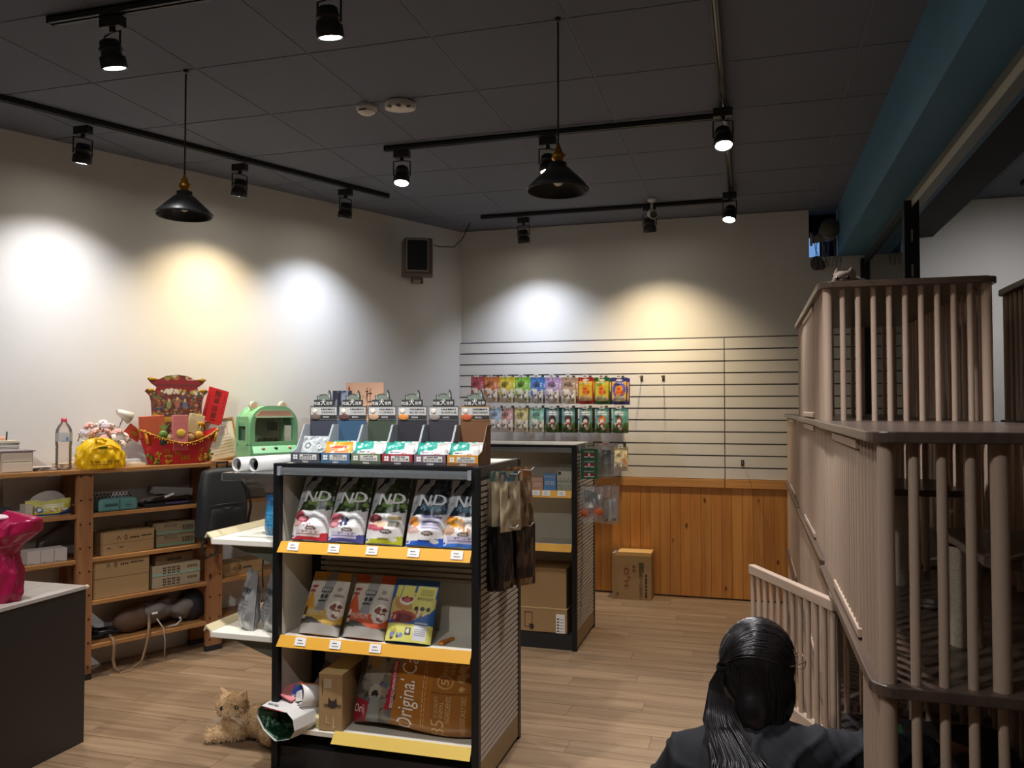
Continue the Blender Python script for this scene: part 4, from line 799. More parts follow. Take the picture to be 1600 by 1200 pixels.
t = clear_bag('white_film_bag', -.955, 5.60, 1.118, .11, .215, 'pale grey plastic pouch beside the green boxes', R(20)); MB().box(-.04, .035, -.004, .004, .02, .19).ob('grey_card', mat('grey_back_card', '#a8a6a2', .6, var=.1), t); MB().box(-.02, .03, -.006, -.004, .11, .185).ob('dark_print', mat('print_dark_grey', '#6a6662', .6), t)
MB().box(-.03, .015, -.03, -.028, .215, .245).ob('price_card', paper, t); letter(t, [('268', .1, .2, .9, .8)], mat('red_print', '#b8343c', .5), lambda u, v: Vector((-.03 + u * .045, -.0305, .215 + v * .03)), 'price_lettering')
t = clear_bag('orange_toy_bag', -1.02, 5.42, .83, .15, .24, 'clear bag with two round orange toys and a green card', R(10)); og = mat('orange_toy', '#d9682c', .45)
MB().ball((-.04, .0, .065), (.036, .03, .034), 16, 10).ob('orange_ball', og, t); MB().ball((.035, .0, .07), (.04, .03, .036), 16, 10).ob('orange_ball', og, t)
MB().prism([(-.05, .14), (-.055, .22), (.03, .2), (.045, .115)], -.004, 0, XZ).ob('green_card', mat('card_green', '#1f4432', .5), t); MB().ball((-.01, -.03, .108), (.02, .003, .012), 12, 6).ob('white_tag', paper, t)
t = clear_bag('toy_pack', -.93, 5.60, .80, .13, .26, 'frosted plastic pack hanging behind the orange toys', R(12)); MB().box(-.045, .045, -.003, .003, .02, .17).ob('white_insert', mat('insert_white', '#d9d7d2', .5), t); letter(t, [('#1', .15, .1, .4, .2), ('#2', .6, .12, .9, .22)], ink, flat_surf(.1, .2, -.028), 'pack_lettering')
side_hook(-1.10, 5.38, 1.33, 'wire hook carrying the green boxes', .1); side_hook(-1.10, 5.60, 1.335, 'wire hook carrying the grey plastic pouch', .2); side_hook(-1.10, 5.42, 1.072, 'wire hook carrying the orange toys', .1); side_hook(-1.10, 5.60, 1.062, 'wire hook carrying the frosted pack', .2)
# small boxes on the background shelf and the cartons at its foot
def small_box(x, y, z, w, d, h, m, lab, rows, inkm, extra=None):
    t = empty('small_box', (x, y, z), 0, lab, 'box', 'small boxes on the background shelf'); MB().box(-w / 2, w / 2, 0, d, 0, h).ob('box_body', m, t, bevel=.002)
    MB().box(-w / 2, w / 2, -.0008, 0, h * .82, h * .86).ob('lid_line', mat('lid_line', '#b5b2ac', .5), t)
    letter(t, rows, inkm, flat_surf(w, h, -.001), 'box_lettering'); return t
small_box(-1.375, 5.33, 1.039, .075, .06, .09, mat('pinkish_box', '#c99c88', .5), 'small salmon box left of the blue one', [('#3', .15, .3, .85, .6)], whiteink)
small_box(-1.29, 5.33, 1.039, .085, .06, .115, mat('sky_box', '#5f8fc4', .5), 'small blue box on the background shelf', [('#5', .1, .35, .9, .6)], whiteink)
t = small_box(-1.19, 5.33, 1.039, .1, .06, .14, mat('grass_box', '#b9b9a8', .5), 'pale box with grass print, rightmost on the background shelf', [('FRESH CAT', .05, .2, .95, .34), ('GRASS', .05, .04, .95, .18)], mat('leaf_green', '#4a6a4a', .5))
for k in range(11): MB().prism([(-.045 + .0085 * k, .06), (-.040 + .0085 * k, .06), (-.041 + .009 * k, .085 + .012 * (k * 7 % 3))], .0006, .0012, XZ).ob('grass_blade', mat('leaf_green', '#4a6a4a', .5), t)
MB().box(-.042, -.022, -.0014, 0, .112, .132).ob('dark_badge', mat('badge_dark', '#3a3f3c', .5), t)
small_box(-1.45, 5.42, 1.039, .07, .05, .08, mat('cream_box', '#d3cdbd', .5), 'small cream box half hidden by the hanging pouches', [('#2', .2, .3, .8, .7)], mat('leaf_green', '#4a6a4a', .5))
t = empty('tall_carton', (-1.46, 5.315, .105), 0, 'tall brown carton with phone icon at the foot of the background unit', 'box')
MB().box(-.29, .29, 0, .26, .0, .155).ob('lower_carton', kraft, t, bevel=.003); MB().box(-.29, .285, .004, .26, .16, .425).ob('upper_carton', kraft, t, bevel=.003); MB().box(-.291, .291, -.001, .02, .154, .162).ob('flap_edge', kraft_p, t)
MB().box(.215, .275, -.002, -.001, .0, .125).ob('shipping_label', paper, t)
for k in range(5): MB().box(.222, .236, -.0026, -.002, .008 + k * .02, .018 + k * .02).box(.24, .266, -.0026, -.002, .010 + k * .02, .013 + k * .02).ob('label_print', ink, t)
cki = mat('carton_ink', '#3a2f28', .6)
MB().box(.0, .003, -.002, -.001, .03, .13).box(.05, .053, -.002, -.001, .03, .13).box(.0, .053, -.002, -.001, .127, .13).box(.0, .03, -.002, -.001, .03, .033).prism([(.03, .05), (.06, .05), (.065, .03), (.05, .012), (.035, .02)], .001, .002, XZ).ob('phone_icon', cki, t)
t = empty('water_carton', (-.956, 6.846, 0), R(0), 'brown water carton with red lettering on the floor by the pine wall', 'box')
MB().box(-.163, .163, 0, .19, 0, .365).ob('carton_body', kraft, t, bevel=.003)
MB().prism([(-.14, .0), (.16, .0), (.163, .03), (-.12, .03)], -.19, 0, Matrix(((1, 0, 0, 0), (0, 0, -1, 0), (0, 1, 0, .362), (0, 0, 0, 1)))).ob('open_flap', mat('flap_orange', '#d7ab68', .6), t)
MB().box(-.163, -.14, .0, .19, .362, .378).ob('side_flap', mat('flap_grey', '#8f8a80', .6), t)
letter(t, [('H₂O', .3, .3, .46, .72, 1)], mat('carton_red', '#8e2c22', .6), flat_surf(.326, .365, -.001), 'red_lettering')
letter(t, [('#2', .52, .62, .6, .8, 1), ('1500毫升×12瓶', .68, .04, .78, .62, 1), ('~7', .84, .06, .89, .6, 1), ('#1', .1, .08, .18, .16)], cki, flat_surf(.326, .365, -.001), 'carton_lettering', None, True); MB().box(.06, .1, -.0015, 0, .23, .31).ob('dark_print_box', mat('print_grey', '#5f5038', .6), t)

# ================================================================ WOODEN SHELVES ALONG THE LEFT WALL
ivar = mat_wood('red_brown_pine', '#855634', '#a06f45', .5, 'Z', 6, knots='#4a2812', rnd=.06); ivar_b = mat_wood('shelf_board_pine', '#8d6038', '#ab7b47', .45, 'X', 6, rnd=.06); bolt_m = mat('bolt_dark', '#2c2018', .4, .6)
SU = empty('wooden_shelf_unit', LW(0, 0, 0), WR, 'red-brown wooden shelf unit along the left wall', 'shelving')
for s0, s1 in ((-.80, -.71), (.353, .445), (1.165, 1.272), (2.1, 2.19)):
    for p0, p1 in ((.015, .055), (.235, .27)):
        MB().box(s0, s1, -p1, -p0, .03, 1.236).ob('post', ivar, SU, bevel=.002); MB().box(s0 - .002, s1 + .002, -p1 - .002, -p0, 0, .035).ob('post_foot', soft_black, SU)
    bmsh = MB().cyl((0, 0, 0), (0, -.004, 0), .005, n=8).mesh('bolt'); bmsh.materials.append(bolt_m)
    if s0 > 0 and s0 < 2:
        for k in range(9):
            for a in (s0 + .02, s1 - .02): link('bolt', bmsh, None, SU, (a, -.27, .075 + k * .14))
for zs, bays in ((1.235, ((-.71, .36), (.36, 1.18), (1.18, 2.1))), (.972, ((-.71, .353), (.445, 1.165), (1.272, 2.1))), (.708, ((-.71, .353), (.445, 1.165))), (.455, ((-.71, .353), (.445, 1.165), (1.272, 2.1))), (.197, ((-.71, .353), (.445, 1.165), (1.272, 2.1)))):
    for a, b in bays:
        e = .268 if zs < 1.2 else .29
        MB().box(a, b, -e, -.012, zs - .024, zs).ob('shelf_board', ivar_b, SU, bevel=.002)
MB().box(1.17, 1.28, -.30, -.27, 1.2, 1.245).ob('corner_block', ivar_b, SU)
def on(name, s, p, z, label, cat, group=None, dr=0): return empty(name, LW(s, p, z), WR + R(dr), label, cat, group)
ZT = 1.2365
# ---- top shelf, left to right
t = on('drawer_box', -.03, .17, ZT, 'small cream two-drawer box at the left end of the wooden shelf', 'box')
MB().box(-.16, .155, -.07, .07, 0, .115).ob('case', mat('cream_case', '#cdbfae', .5), t); MB().box(-.165, .165, -.08, .075, .115, .122).ob('lid', mat('mauve_lid', '#8c7a80', .5), t)
for k in range(2): MB().box(.0, .15, -.074, -.07, .004 + k * .056, .056 + k * .056).ob('drawer', mat('cream_drawer', '#d6c8b4', .5), t, bevel=.002)
for k in range(2): MB().box(-.155, -.01, -.074, -.07, .004 + k * .056, .056 + k * .056).ob('drawer', mat('grey_drawer', '#b5aaa4', .5), t, bevel=.002)
books = [('#e0d6c0', .011, 'white'), ('#5d4c60', .009, 'plum'), ('#d8cfb8', .012, 'ivory'), ('#454048', .01, 'charcoal'), ('#ded2b0', .011, 'pale yellow')]
z = ZT + .1225
for k, (c_, h_, nm) in enumerate(books):
    t = on('notebook', -.045, .165, z, '%s notebook in the little stack on the drawer box' % nm, 'notebook', 'notebooks on the drawer box', random.uniform(-5, 5)); MB().box(-.1, .105, -.055, .05, .0015, h_ - .0015).ob('pages', paper, t)
    for q in (0, h_ - .0015): MB().box(-.1, .107, -.057, .05, q, q + .0015).ob('cover', mat('cover_' + nm.replace(' ', '_'), c_, .5), t)
    z += h_ + .0005
t = on('pen_eraser', .0, .165, z, 'peach trinket with a dark pen standing on the notebooks', 'trinket'); MB().ball((-.008, 0, .012), (.016, .012, .012), 12, 8).ob('peach_lump', mat('peach_lump', '#d8a48a', .6), t); MB().cyl((.012, 0, .0), (.014, 0, .05), .004).ob('pen', soft_black, t)
t = on('paper_scraps', .19, .18, ZT, 'crumpled papers lying left of the water bottle', 'paper')
for k in range(4):
    g = random.Random(k); MB().prism([(-.06, -.03), (.05, -.04), (.06, .03), (-.05, .045)], 0, .003).ob('paper_sheet', [paper, mat('paper_grey', '#8f8a84', .6), mat('paper_cream', '#d8cfbe', .6), paper][k], t, (g.uniform(-.02, .03), g.uniform(-.02, .02), .002 + .006 * k), (R(g.uniform(-4, 4)), R(g.uniform(-5, 5)), R(g.uniform(-40, 40))))
t = on('water_bottle', .30, .2, ZT, 'clear plastic water bottle with red cap on the wooden shelf', 'bottle')
prof = [(0, .002), (.034, 0), (.043, .008)]
for k in range(7): prof += [(.044, .02 + k * .017), (.0405, .028 + k * .017)]
prof += [(.044, .145), (.045, .16), (.045, .215), (.04, .24), (.028, .262), (.016, .275), (.014, .28)]
MB().lathe(prof, 28).ob('bottle_body', mat_clear('bottle_plastic', '#fdf8f4', .05, .08, .05), t); MB().lathe([(.0455, .165), (.0457, .168), (.0457, .212), (.0455, .215)], 28).ob('bottle_sleeve', mat_clear('sleeve_film', '#e8ecef', .06, .2, .4), t)
MB().lathe([(.0162, .278), (.0165, .3), (0, .301)], 20).ob('bottle_cap', mat('cap_red', '#b53040', .4), t)
MB().prism([(.002, .196), (.009, .182), (.006, .172), (-.002, .172), (-.005, .182)], .0455, .0465, XZ).ob('water_drop_print', mat('drop_blue', '#4f86b8', .5), t); MB().box(-.03, .03, -.0472, -.0462, .165, .169).ob('blue_band_print', mat('drop_blue', '#4f86b8', .5), t)
t = on('flat_boxes', .50, .075, ZT, 'flat cream cartons lying under the flowers', 'box'); MB().box(-.2, .1, -.06, .06, 0, .03).ob('lower_carton', mat('cream_carton', '#d9c9a8', .6), t, rot=(0, 0, R(4))); MB().box(-.12, .2, -.05, .05, .0305, .06).ob('upper_carton', mat('white_carton', '#ddd5c6', .6), t, rot=(0, 0, R(-6)))
t = on('paper_stack', .715, .17, ZT, 'small white booklet stack right of the yellow bag', 'paper'); MB().box(-.07, .06, -.05, .05, 0, .016).ob('booklet', mat('cream_carton', '#d9c9a8', .6), t); MB().box(-.06, .03, -.04, .05, .0165, .03).ob('booklet', paper, t, rot=(0, 0, R(7))); MB().box(-.06, .03, -.04, .05, .0305, .042).ob('booklet', mat('pale_blue_paper', '#cfd6de', .6), t, rot=(0, 0, R(-3)))
# flowers
t = on('flower_bouquet', .565, .105, ZT + .06, 'pink and white dried flower bouquet in translucent wrapping', 'flowers')
wrapm = mat_clear('wrap_film', '#d8ccc8', .1, .3, .5)
MB().lathe([(.045, .0), (.06, .05), (.08, .11), (.11, .15), (.113, .147), (.078, .1), (.056, .045), (.04, 0)], 22, M=Matrix.Diagonal((1, .7, 1, 1))).ob('wrapping', wrapm, t)
pet = [mat('petal_%d' % k, c_, .7) for k, c_ in enumerate(('#e2b5a8', '#e6d8cc', '#d9a59a', '#cfc4cc', '#e8ded2'))]; g = random.Random(3)
for k in range(34):
    a = g.uniform(0, 6.28); r = .14 * math.sqrt(g.random()); x, y, z = r * math.cos(a) * 1.1, r * math.sin(a) * .5 - .01, .15 + g.uniform(-.04, .08) - r * .3; mb = MB()
    for q in range(3):
        rr = .012 + .009 * q
        for w_ in range(6):
            b = w_ * 1.047 + q * .5; mb.ball((rr * .7 * math.cos(b), rr * .7 * math.sin(b), .006 - .004 * q), (.011, .011, .008), 6, 4)
    o = mb.ob('blossom', pet[k % 5], t, (x, y, z), (R(g.uniform(20, 70)), R(g.uniform(-30, 30)), g.uniform(0, 6)))
MB().tube([(-.16, -.02, .10), (-.15, -.02, .13), (-.13, -.01, .12)], .004, 6).tube([(.12, -.03, .12), (.15, -.03, .15), (.16, -.03, .19)], .004, 6).ob('twig', mat('twig_beige', '#b59a80', .7), t)
t = on('watch_strap', .585, .205, ZT + .175, 'white strap loop resting on the flowers', 'strap'); MB().lathe([(.024, -.012), (.026, -.012), (.026, .012), (.024, .012), (.024, -.012)], 24, M=Matrix.Rotation(R(75), 4, 'Y') @ Matrix.Rotation(R(20), 4, 'X')).ob('loop', mat('strap_white', '#dcd8d2', .5), t); MB().box(.0, .03, -.03, -.022, -.012, .016).ob('buckle', mat('strap_white', '#dcd8d2', .5), t)
t = on('desk_lamp', .655, .10, ZT, 'small white cone-headed lamp behind the flowers', 'lamp'); lw_ = mat('lamp_white', '#dad7cc', .5)
MB().lathe([(0, 0), (.04, 0), (.04, .01), (0, .014)], 20).ob('lamp_base', lw_, t); MB().tube([(0, 0, .01), (.0, 0, .16), (-.01, -.02, .23), (.01, -.03, .29)], .0035, 6).ob('lamp_neck', mat('neck_grey', '#8a8580', .4), t)
MB().lathe([(.008, .045), (.018, .035), (.04, -.05), (.036, -.05), (.015, .03)], 20, M=Matrix.Translation((.015, -.03, .32)) @ Matrix.Rotation(R(-62), 4, 'Y')).ob('lamp_head', lw_, t)
# yellow carrier bag
mb = MB(); g = random.Random(11); yb = mat_film('yellow_film', '#f4d11f', .3, .4)
def bagf(u, v):
    a = u * 2 * math.pi; r = .135 * (1 - (abs(v - .32) / .72) ** 2.4) ** .55 if v < .999 else .012
    r = max(r, .012); z = v * .17 + .012 * math.sin(3 * a + 1) * v
    k = 1 + .05 * math.sin(7 * a + 9 * v) + .04 * math.sin(13 * a - 14 * v) + .03 * math.sin(23 * a + 5 * v)
    return Vector((r * k * math.cos(a) - .02 * v, r * k * .62 * math.sin(a), z))
YB_ = on('carrier_bag', .505, .226, ZT, 'crumpled yellow plastic carrier bag with brown lettering on the wooden shelf', 'bag'); MB().grid(bagf, 90, 40).ob('bag_film', yb, YB_)
MB().tube([(-.05, -.05, .15), (-.06, -.06, .175), (-.03, -.07, .18), (.0, -.06, .16)], .008, 7).tube([(-.1, -.05, .1), (-.05, -.08, .13), (.02, -.07, .14), (.08, -.05, .11)], .006, 7).ob('knotted_handle', yb, YB_)
MB().box(-.05, .0, -.083, -.08, .118, .13).ob('dark_gap', mat('gap_green', '#4a5a20', .5), YB_)
letter(YB_, [('#2', .0, .4, .38, 1.0), ('水果', .4, .4, .78, 1.0), ('#1', .8, .4, 1., 1.), ('~9', .0, .08, .9, .22)], mat('bag_brown_ink', '#6a4a10', .5), lambda u, v: (lambda q: Vector((q.x * 1.02, q.y * 1.03, .022 + v * .028)))(bagf(.63 + .21 * u, (.022 + v * .028) / .17)), 'bag_lettering', (0, -.004, 0))
# red gift basket
BK = on('gift_basket', 1.015, .15, ZT, 'red festive gift basket with golden print and a paper temple standing in it', 'basket'); red = mat('basket_red', '#b8242b', .4, var=.12, scale=30)
def bkf(u, v):
    a = u * 2 * math.pi; w = .19 + .078 * v; rim = .135 + .095 * (abs(math.cos(a)) ** 1.6)
    return Vector((w * math.cos(a), .085 * (1 + .25 * v) * math.sin(a), v * rim))
MB().grid(bkf, 60, 10).grid(lambda u, v: bkf(u, v * .98) * .97 + Vector((0, 0, .004)), 60, 4, flip=True).ob('basket_wall', red, BK); MB().grid(lambda u, v: Vector((bkf(u, .05).x * v, bkf(u, .05).y * v, .006)), 30, 3).ob('basket_floor', red, BK)
gold_p = mat('gold_print', '#b8902c', .35, .4, var=.3, scale=120); green_p = mat('green_print', '#6f7a2c', .5, var=.4, scale=90)
bs = lambda u, v: bkf(.5 + .5 * u, v) + Vector((0, -.002, 0))
mb = MB(); [mb.tube([bs(k / 40, .985) for k in range(41)], .004, 6)]; mb.ob('gold_rim', gold_p, BK)
g = random.Random(5)
mb = MB()
for k in range(46): mb.ball(bs(k / 45, .95) + Vector((0, -.004, g.uniform(-.012, .006))), (.006, .004, .006), 6, 4)
o = mb.ob('gold_beads', gold_p, BK); o['kind'] = 'stuff'
for (u, v, r, m_) in ((.16, .22, .035, green_p), (.26, .3, .028, gold_p), (.36, .2, .03, gold_p), (.82, .24, .035, green_p), (.7, .2, .03, gold_p), (.22, .1, .03, green_p), (.78, .1, .03, gold_p)):
    c0 = bs(u, v); mb = MB()
    for q in range(9): mb.ball(c0 + Vector((r * g.uniform(-1, 1), -.002, r * g.uniform(-.8, .8))), (r * .35, .003, r * .28), 8, 5)
    mb.ob('dragon_print', m_, BK)
letter(BK, [('招', .30, .42, .36, .6), ('財', .40, .40, .46, .58), ('進', .455, .16, .56, .42), ('寶', .64, .42, .7, .6)], gold_p, bs, 'gold_lettering', (0, -.003, 0))
tas = mat('tassel_amber', '#c98a22', .5)
for u in (.13, .87): MB().cyl(bs(u, .95) + Vector((0, -.01, 0)), bs(u, .62) + Vector((0, -.016, 0)), .006, .014, 10).ball(bs(u, .97) + Vector((0, -.01, 0)), .011, 10, 6).ob('tassel', tas, BK)
# things inside the basket
def temple():
    c = Cv(96, 96, '#5c2824'); g = np.random.default_rng(2)
    c.blobs(.0, .0, 1, .72, 620, .022, ['#7a3a2c', '#3f4c5c', '#7d6a34', '#8a4a34', '#3c4a64', '#5a6040', '#9c7a44', '#7c2a2a', '#4a2420', '#5c2c26'], 2, .9)
    c.rect(.08, .72, .92, .8, '#7a1e24'); c.rect(.14, .84, .86, .93, '#7c1f26'); c.blobs(.2, .93, .8, 1, 30, .05, ['#5a6a3c', '#b0a890', '#8a7a3c', '#a03a34'], 5, .6); c.blobs(.1, .68, .9, .74, 22, .03, ['#c8c0b0', '#a08a4a'], 7)
    c.rect(.3, .22, .7, .3, '#b08a34'); c.ell(.16, .28, .09, .07, '#b8923a').ell(.16, .28, .05, .04, '#8a2a22'); c.ell(.84, .28, .09, .07, '#c8a032').ell(.84, .28, .05, .04, '#7a8a3a'); c.ell(.37, .5, .04, .07, '#7a8450').ell(.5, .52, .04, .08, '#94604e').ell(.62, .5, .04, .07, '#5a6478').ell(.37, .57, .02, .03, '#c4a080').ell(.5, .6, .02, .03, '#c4a080').ell(.62, .57, .02, .03, '#c4a080')
    return c
poly = [(-.15, 0), (.15, 0), (.165, .22), (.175, .255), (.205, .285), (.185, .30), (.14, .285), (.13, .31), (.165, .335), (.19, .365), (.165, .375), (.12, .36), (.07, .385), (0, .395), (-.07, .385), (-.12, .36), (-.165, .375), (-.19, .365), (-.165, .335), (-.13, .31), (-.14, .285), (-.185, .30), (-.205, .285), (-.175, .255), (-.165, .22)]
def inside(x, z):
    n = len(poly); c = False
    for i in range(n):
        (a, b), (p, q) = poly[i], poly[(i + 1) % n]
        if (b > z) != (q > z) and x / 1.05 < (p - a) * (z - b) / (q - b) + a: c = not c
    return c
TP = on('paper_temple', 1.02, .12, ZT + .185, 'printed cardboard temple with curved roofs rising from the red basket', 'decoration')
MB().prism([(a * 1.05, b) for a, b in poly], -.003, .003, XZ).ob('temple_card', mat('temple_red', '#7d2a24', .6), TP)
cv = temple(); mb = MB(); fT = lambda u, v: Vector(((u - .5) * .43, -.0042, .0 + v * .395)); mb.grid(fT, cv.w, cv.h); mb.f, mb.smooth = zip(*[(f_, s_) for f_, s_ in zip(mb.f, mb.smooth) if inside(sum(mb.v[i][0] for i in f_) / 4, sum(mb.v[i][2] for i in f_) / 4)]); me = mb.mesh('temple_print'); paint(me, cv.w * cv.h, cv, '#7d2a24'); link('temple_print', me, pr_matte, TP)
for q in (-1, 1): MB().ball((q * .175, -.004, .29), (.022, .004, .012), 10, 6).ball((q * .165, -.004, .362), (.026, .004, .011), 10, 6).ob('gilt_eave', gold_p, TP)
cl = mat_clear('gift_film', '#ecdcd8', .14, .12, .18)
def gift(name, s, p, z, w, h, d, m_, lab, tilt=0, film=True, art=None):
    t = on(name, s, p, z, lab, 'gift', 'gifts in the red basket'); t.rotation_euler[1] = R(tilt); MB().box(-w / 2, w / 2, -d / 2, d / 2, 0, h).ob('gift_body', m_, t, bevel=.003)
    if art: art(t)
    return t
gift('gift_box', .835, .17, ZT + .17, .16, .14, .02, mat('orange_red_card', '#b85a3c', .5, var=.25, scale=40), 'orange-red patterned gift box at the left of the basket', -3)
gift('candy_pack', .985, .235, ZT + .085, .10, .23, .03, mat('pink_pack', '#c97a78', .35, var=.2, scale=50), 'pink candy packet with yellow smile at the basket front', 0, art=lambda t: (MB().ball((0, -.017, .115), (.03, .003, .024), 14, 8).ob('yellow_smile', mat('smile_yellow', '#e0bf4a', .4), t), MB().box(-.05, .05, -.0185, -.0165, .0, .05).ob('pink_foot', mat('pink_foot', '#b8494e', .35), t)))
gift('fruit_pack', 1.10, .18, ZT + .19, .1, .13, .03, mat('cream_pack', '#c8b88e', .5, var=.15, scale=40), 'cream packet at the right inside the basket', 14)
for k, (s, z, m_, lab) in enumerate(((.88, .19, mat('lime_ball', '#5a7a34', .4), 'green paper fruit in the basket'), (.885, .145, mat('dark_ball', '#2f3a2c', .4), 'dark round fruit low in the basket'), (.925, .165, mat('tan_ball', '#b08c60', .5), 'tan coin ball left of the candy packet'), (1.06, .165, mat('brown_ball', '#a07a50', .5), 'tan coin ball right of the candy packet'), (1.12, .18, mat('amber_ball', '#b8862a', .4), 'amber paper fruit in the basket'))):
    t = on('paper_fruit', s, .225, ZT + z, lab, 'decoration', 'paper fruit in the basket'); MB().ball((0, 0, 0), (.03, .02, .029), 16, 10).ob('fruit_body', m_, t); MB().cyl((0, 0, .026), (.004, 0, .04), .003).ob('fruit_stalk', green_p, t)
t = on('gold_leaf_pick', 1.135, .2, ZT + .22, 'golden leaf on a stick at the right of the basket', 'decoration'); MB().cyl((0, 0, -.05), (.01, 0, .03), .003).ob('stick', gold_p, t); MB().ball((.012, 0, .035), (.026, .004, .014), 10, 6).ob('leaf', tas, t)
t = on('pineapple_pick', .895, .2, ZT + .215, 'green pineapple decoration with leaves in the basket', 'decoration')
for k in range(5): MB().prism([(-.006, 0), (.006, 0), (0, .06)], -.001, .001, Matrix.Rotation(R(-40 + 20 * k), 4, 'Y') @ XZ).ob('leaf', mat('leaf_lime', '#7a9a4c', .5), t)
o = MB().box(-.035, .035, -.002, .002, 0, .11).ob('red_envelope', mat('envelope_red', '#b0402e', .5), None, LW(.775, .14, ZT + .17), (0, R(-52), WR)); tag(o, 'red envelope sticking out of the basket on the left', 'envelope'); MB().box(-.012, .012, -.003, -.002, .03, .07).ob('gold_mark', gold_p, o)
t = on('red_card', 1.28, .085, ZT + .262, 'big red card with black brush lettering leaning behind the basket', 'card'); t.rotation_euler[1] = R(14)
MB().box(-.075, .075, -.002, .002, 0, .235).ob('card_board', mat('card_red', '#c2282c', .45), t); letter(t, [('開', .36, .76, .64, .94), ('幕', .36, .56, .64, .73), ('誌', .36, .34, .64, .51), ('慶', .36, .12, .64, .30)], ink, flat_surf(.15, .235, -.0025), 'brush_lettering'); letter(t, [(a, .82, .8 - .1 * k, .9, .86 - .1 * k) for k, a in enumerate(['#1'] * 6)] + [(a, .08, .7 - .1 * k, .16, .76 - .1 * k) for k, a in enumerate(['#1'] * 6)], ink, flat_surf(.15, .235, -.0025), 'small_lettering')
MB().box(-.02, .025, -.004, -.002, .02, .03).box(.0, .06, -.004, -.002, -.01, .0).ob('ribbon', mat('ribbon_red', '#b0302a', .4), t)
t = on('framed_certificate', 1.405, .05, ZT, 'certificate with red square seal in a thin wooden frame', 'picture frame'); t.rotation_euler = (R(-7), R(-9), WR)
fw = mat('frame_pale_wood', '#b0854e', .5)
for b_ in ((-.115, -.103, 0, .285), (.103, .115, 0, .285)): MB().box(b_[0], b_[1], -.012, 0, b_[2], b_[3]).ob('frame_bar', fw, t)
for b_ in ((-.103, .103, 0, .012), (-.103, .103, .273, .285)): MB().box(b_[0], b_[1], -.012, 0, b_[2], b_[3]).ob('frame_bar', fw, t)
MB().box(-.103, .103, -.006, -.002, .012, .273).ob('certificate', mat('certificate_paper', '#e4dccb', .6), t)
for b_ in ((-.005, .055, .225, .228), (-.005, .055, .172, .175), (-.005, -.002, .175, .225), (.052, .055, .175, .225)): MB().box(b_[0], b_[1], -.007, -.006, b_[2], b_[3]).ob('seal_edge', mat('seal_pink', '#c8606a', .6), t)
letter(t, [('#2', .53, .72, .67, .77), ('#2', .53, .64, .67, .69)], mat('seal_pink', '#c8606a', .6), flat_surf(.206, .285, -.0065), 'seal_lettering'); letter(t, [('~12', .1, .6 - .075 * k, .88, .612 - .075 * k) for k in range(7)], mat('pale_grey_ink', '#b5aea2', .6), flat_surf(.206, .285, -.0065), 'text_lines')
# toy claw machine
CM = on('toy_claw_machine', 1.645, .188, ZT, 'mint green toy claw machine with bear ears on the wooden shelf', 'toy'); mint = mat('mint_plastic', '#86c494', .35); mint_d = mat('mint_shadow', '#5f9a72', .4)
def arch(w, h, r, n=8): return [(-w, 0), (w, 0)] + [(w - r + r * math.cos(a), h - r + r * math.sin(a)) for a in [math.pi / 2 * i / n for i in range(n + 1)]] + [(-w + r - r * math.sin(a), h - r + r * math.cos(a)) for a in [math.pi / 2 * i / n for i in range(n + 1)]]
def ring(outer, inner, y0, y1, m_, name, par):
    mb = MB(); n = len(outer); V = [Vector((x, y, z)) for y in (y0, y1) for pts in (outer, inner) for x, z in pts]; F = []
    for i in range(n):
        j = (i + 1) % n; F += [(i, j, n + j, n + i), (2 * n + j, 2 * n + i, 3 * n + i, 3 * n + j), (i, 2 * n + i, 2 * n + j, j), (n + j, 3 * n + j, 3 * n + i, n + i)]
    return mb.add(V, F).ob(name, m_, par)
MB().prism(arch(.19, .11, .02), -.09, .10, XZ).ob('lower_body', mint, CM, bevel=.008)
inn = [(x * .80, .125 + z * .86) for x, z in arch(.19, .235, .1)]; out = [(x, .105 + z) for x, z in arch(.19, .27, .14)]
ring(out, inn, -.10, -.075, mint, 'front_frame', CM); ring(out, inn, .07, .09, mint, 'rear_frame', CM)
MB().add([Vector((x * .985, y, .105 + (z - .105) * .985)) for y in (-.08, .08) for x, z in out[2:]], [(i, i + 1, len(out) - 2 + i + 1, len(out) - 2 + i) for i in range(len(out) - 3)], True).ob('roof_shell', mint, CM)
ring([(-.075 + .075, 0)] and [(a - 0, b) for a, b in [(-.075, .11), (.075, .11), (.075, .30), (-.075, .30)]], [(-.05, .135), (.05, .135), (.05, .275), (-.05, .275)], 0, .006, mint, 'side_frame', CM).location = (-.19, 0, 0); CM.children[-1].rotation_euler = (0, 0, R(90))
MB().box(-.152, .152, -.076, -.074, .125, .33).ob('front_window', mat_clear('toy_window', '#f2f6f2', .06, .05, .02), CM); MB().box(-.16, .16, .074, .076, .12, .34).ob('mint_back_wall', mat('toy_back', '#b9c4b2', .5), CM)
MB().prism([(-.155, .30), (.155, .30), (.11, .342), (-.11, .342)], .100, .106, XZ).ob('sign_header', mat('header_pinkish', '#b8907c', .5), CM); MB().box(-.15, .15, -.112, -.10, .292, .302).ob('header_ledge', mat('pale_mint', '#b8dcb8', .4), CM)
MB().box(.02, .075, -.02, .03, .2, .26).ob('claw_carriage', mat_d := mat('claw_green', '#3f5c4c', .5), CM); MB().cyl((.05, .0, .26), (.05, 0, .34), .006).ob('claw_rod', steel, CM)
for k, (x, c_) in enumerate(((-.03, '#5f9a72'), (.02, '#d98a78'), (.055, '#7a4a3c'), (-.07, '#b8a888'))): MB().ball((x, -.03, .128), .022, 12, 8).ob('prize_ball', mat('prize_%d' % k, c_, .4), CM)
V = [(-.17, -.09, .105), (.17, -.09, .105), (.19, -.15, .05), (-.19, -.15, .05)]
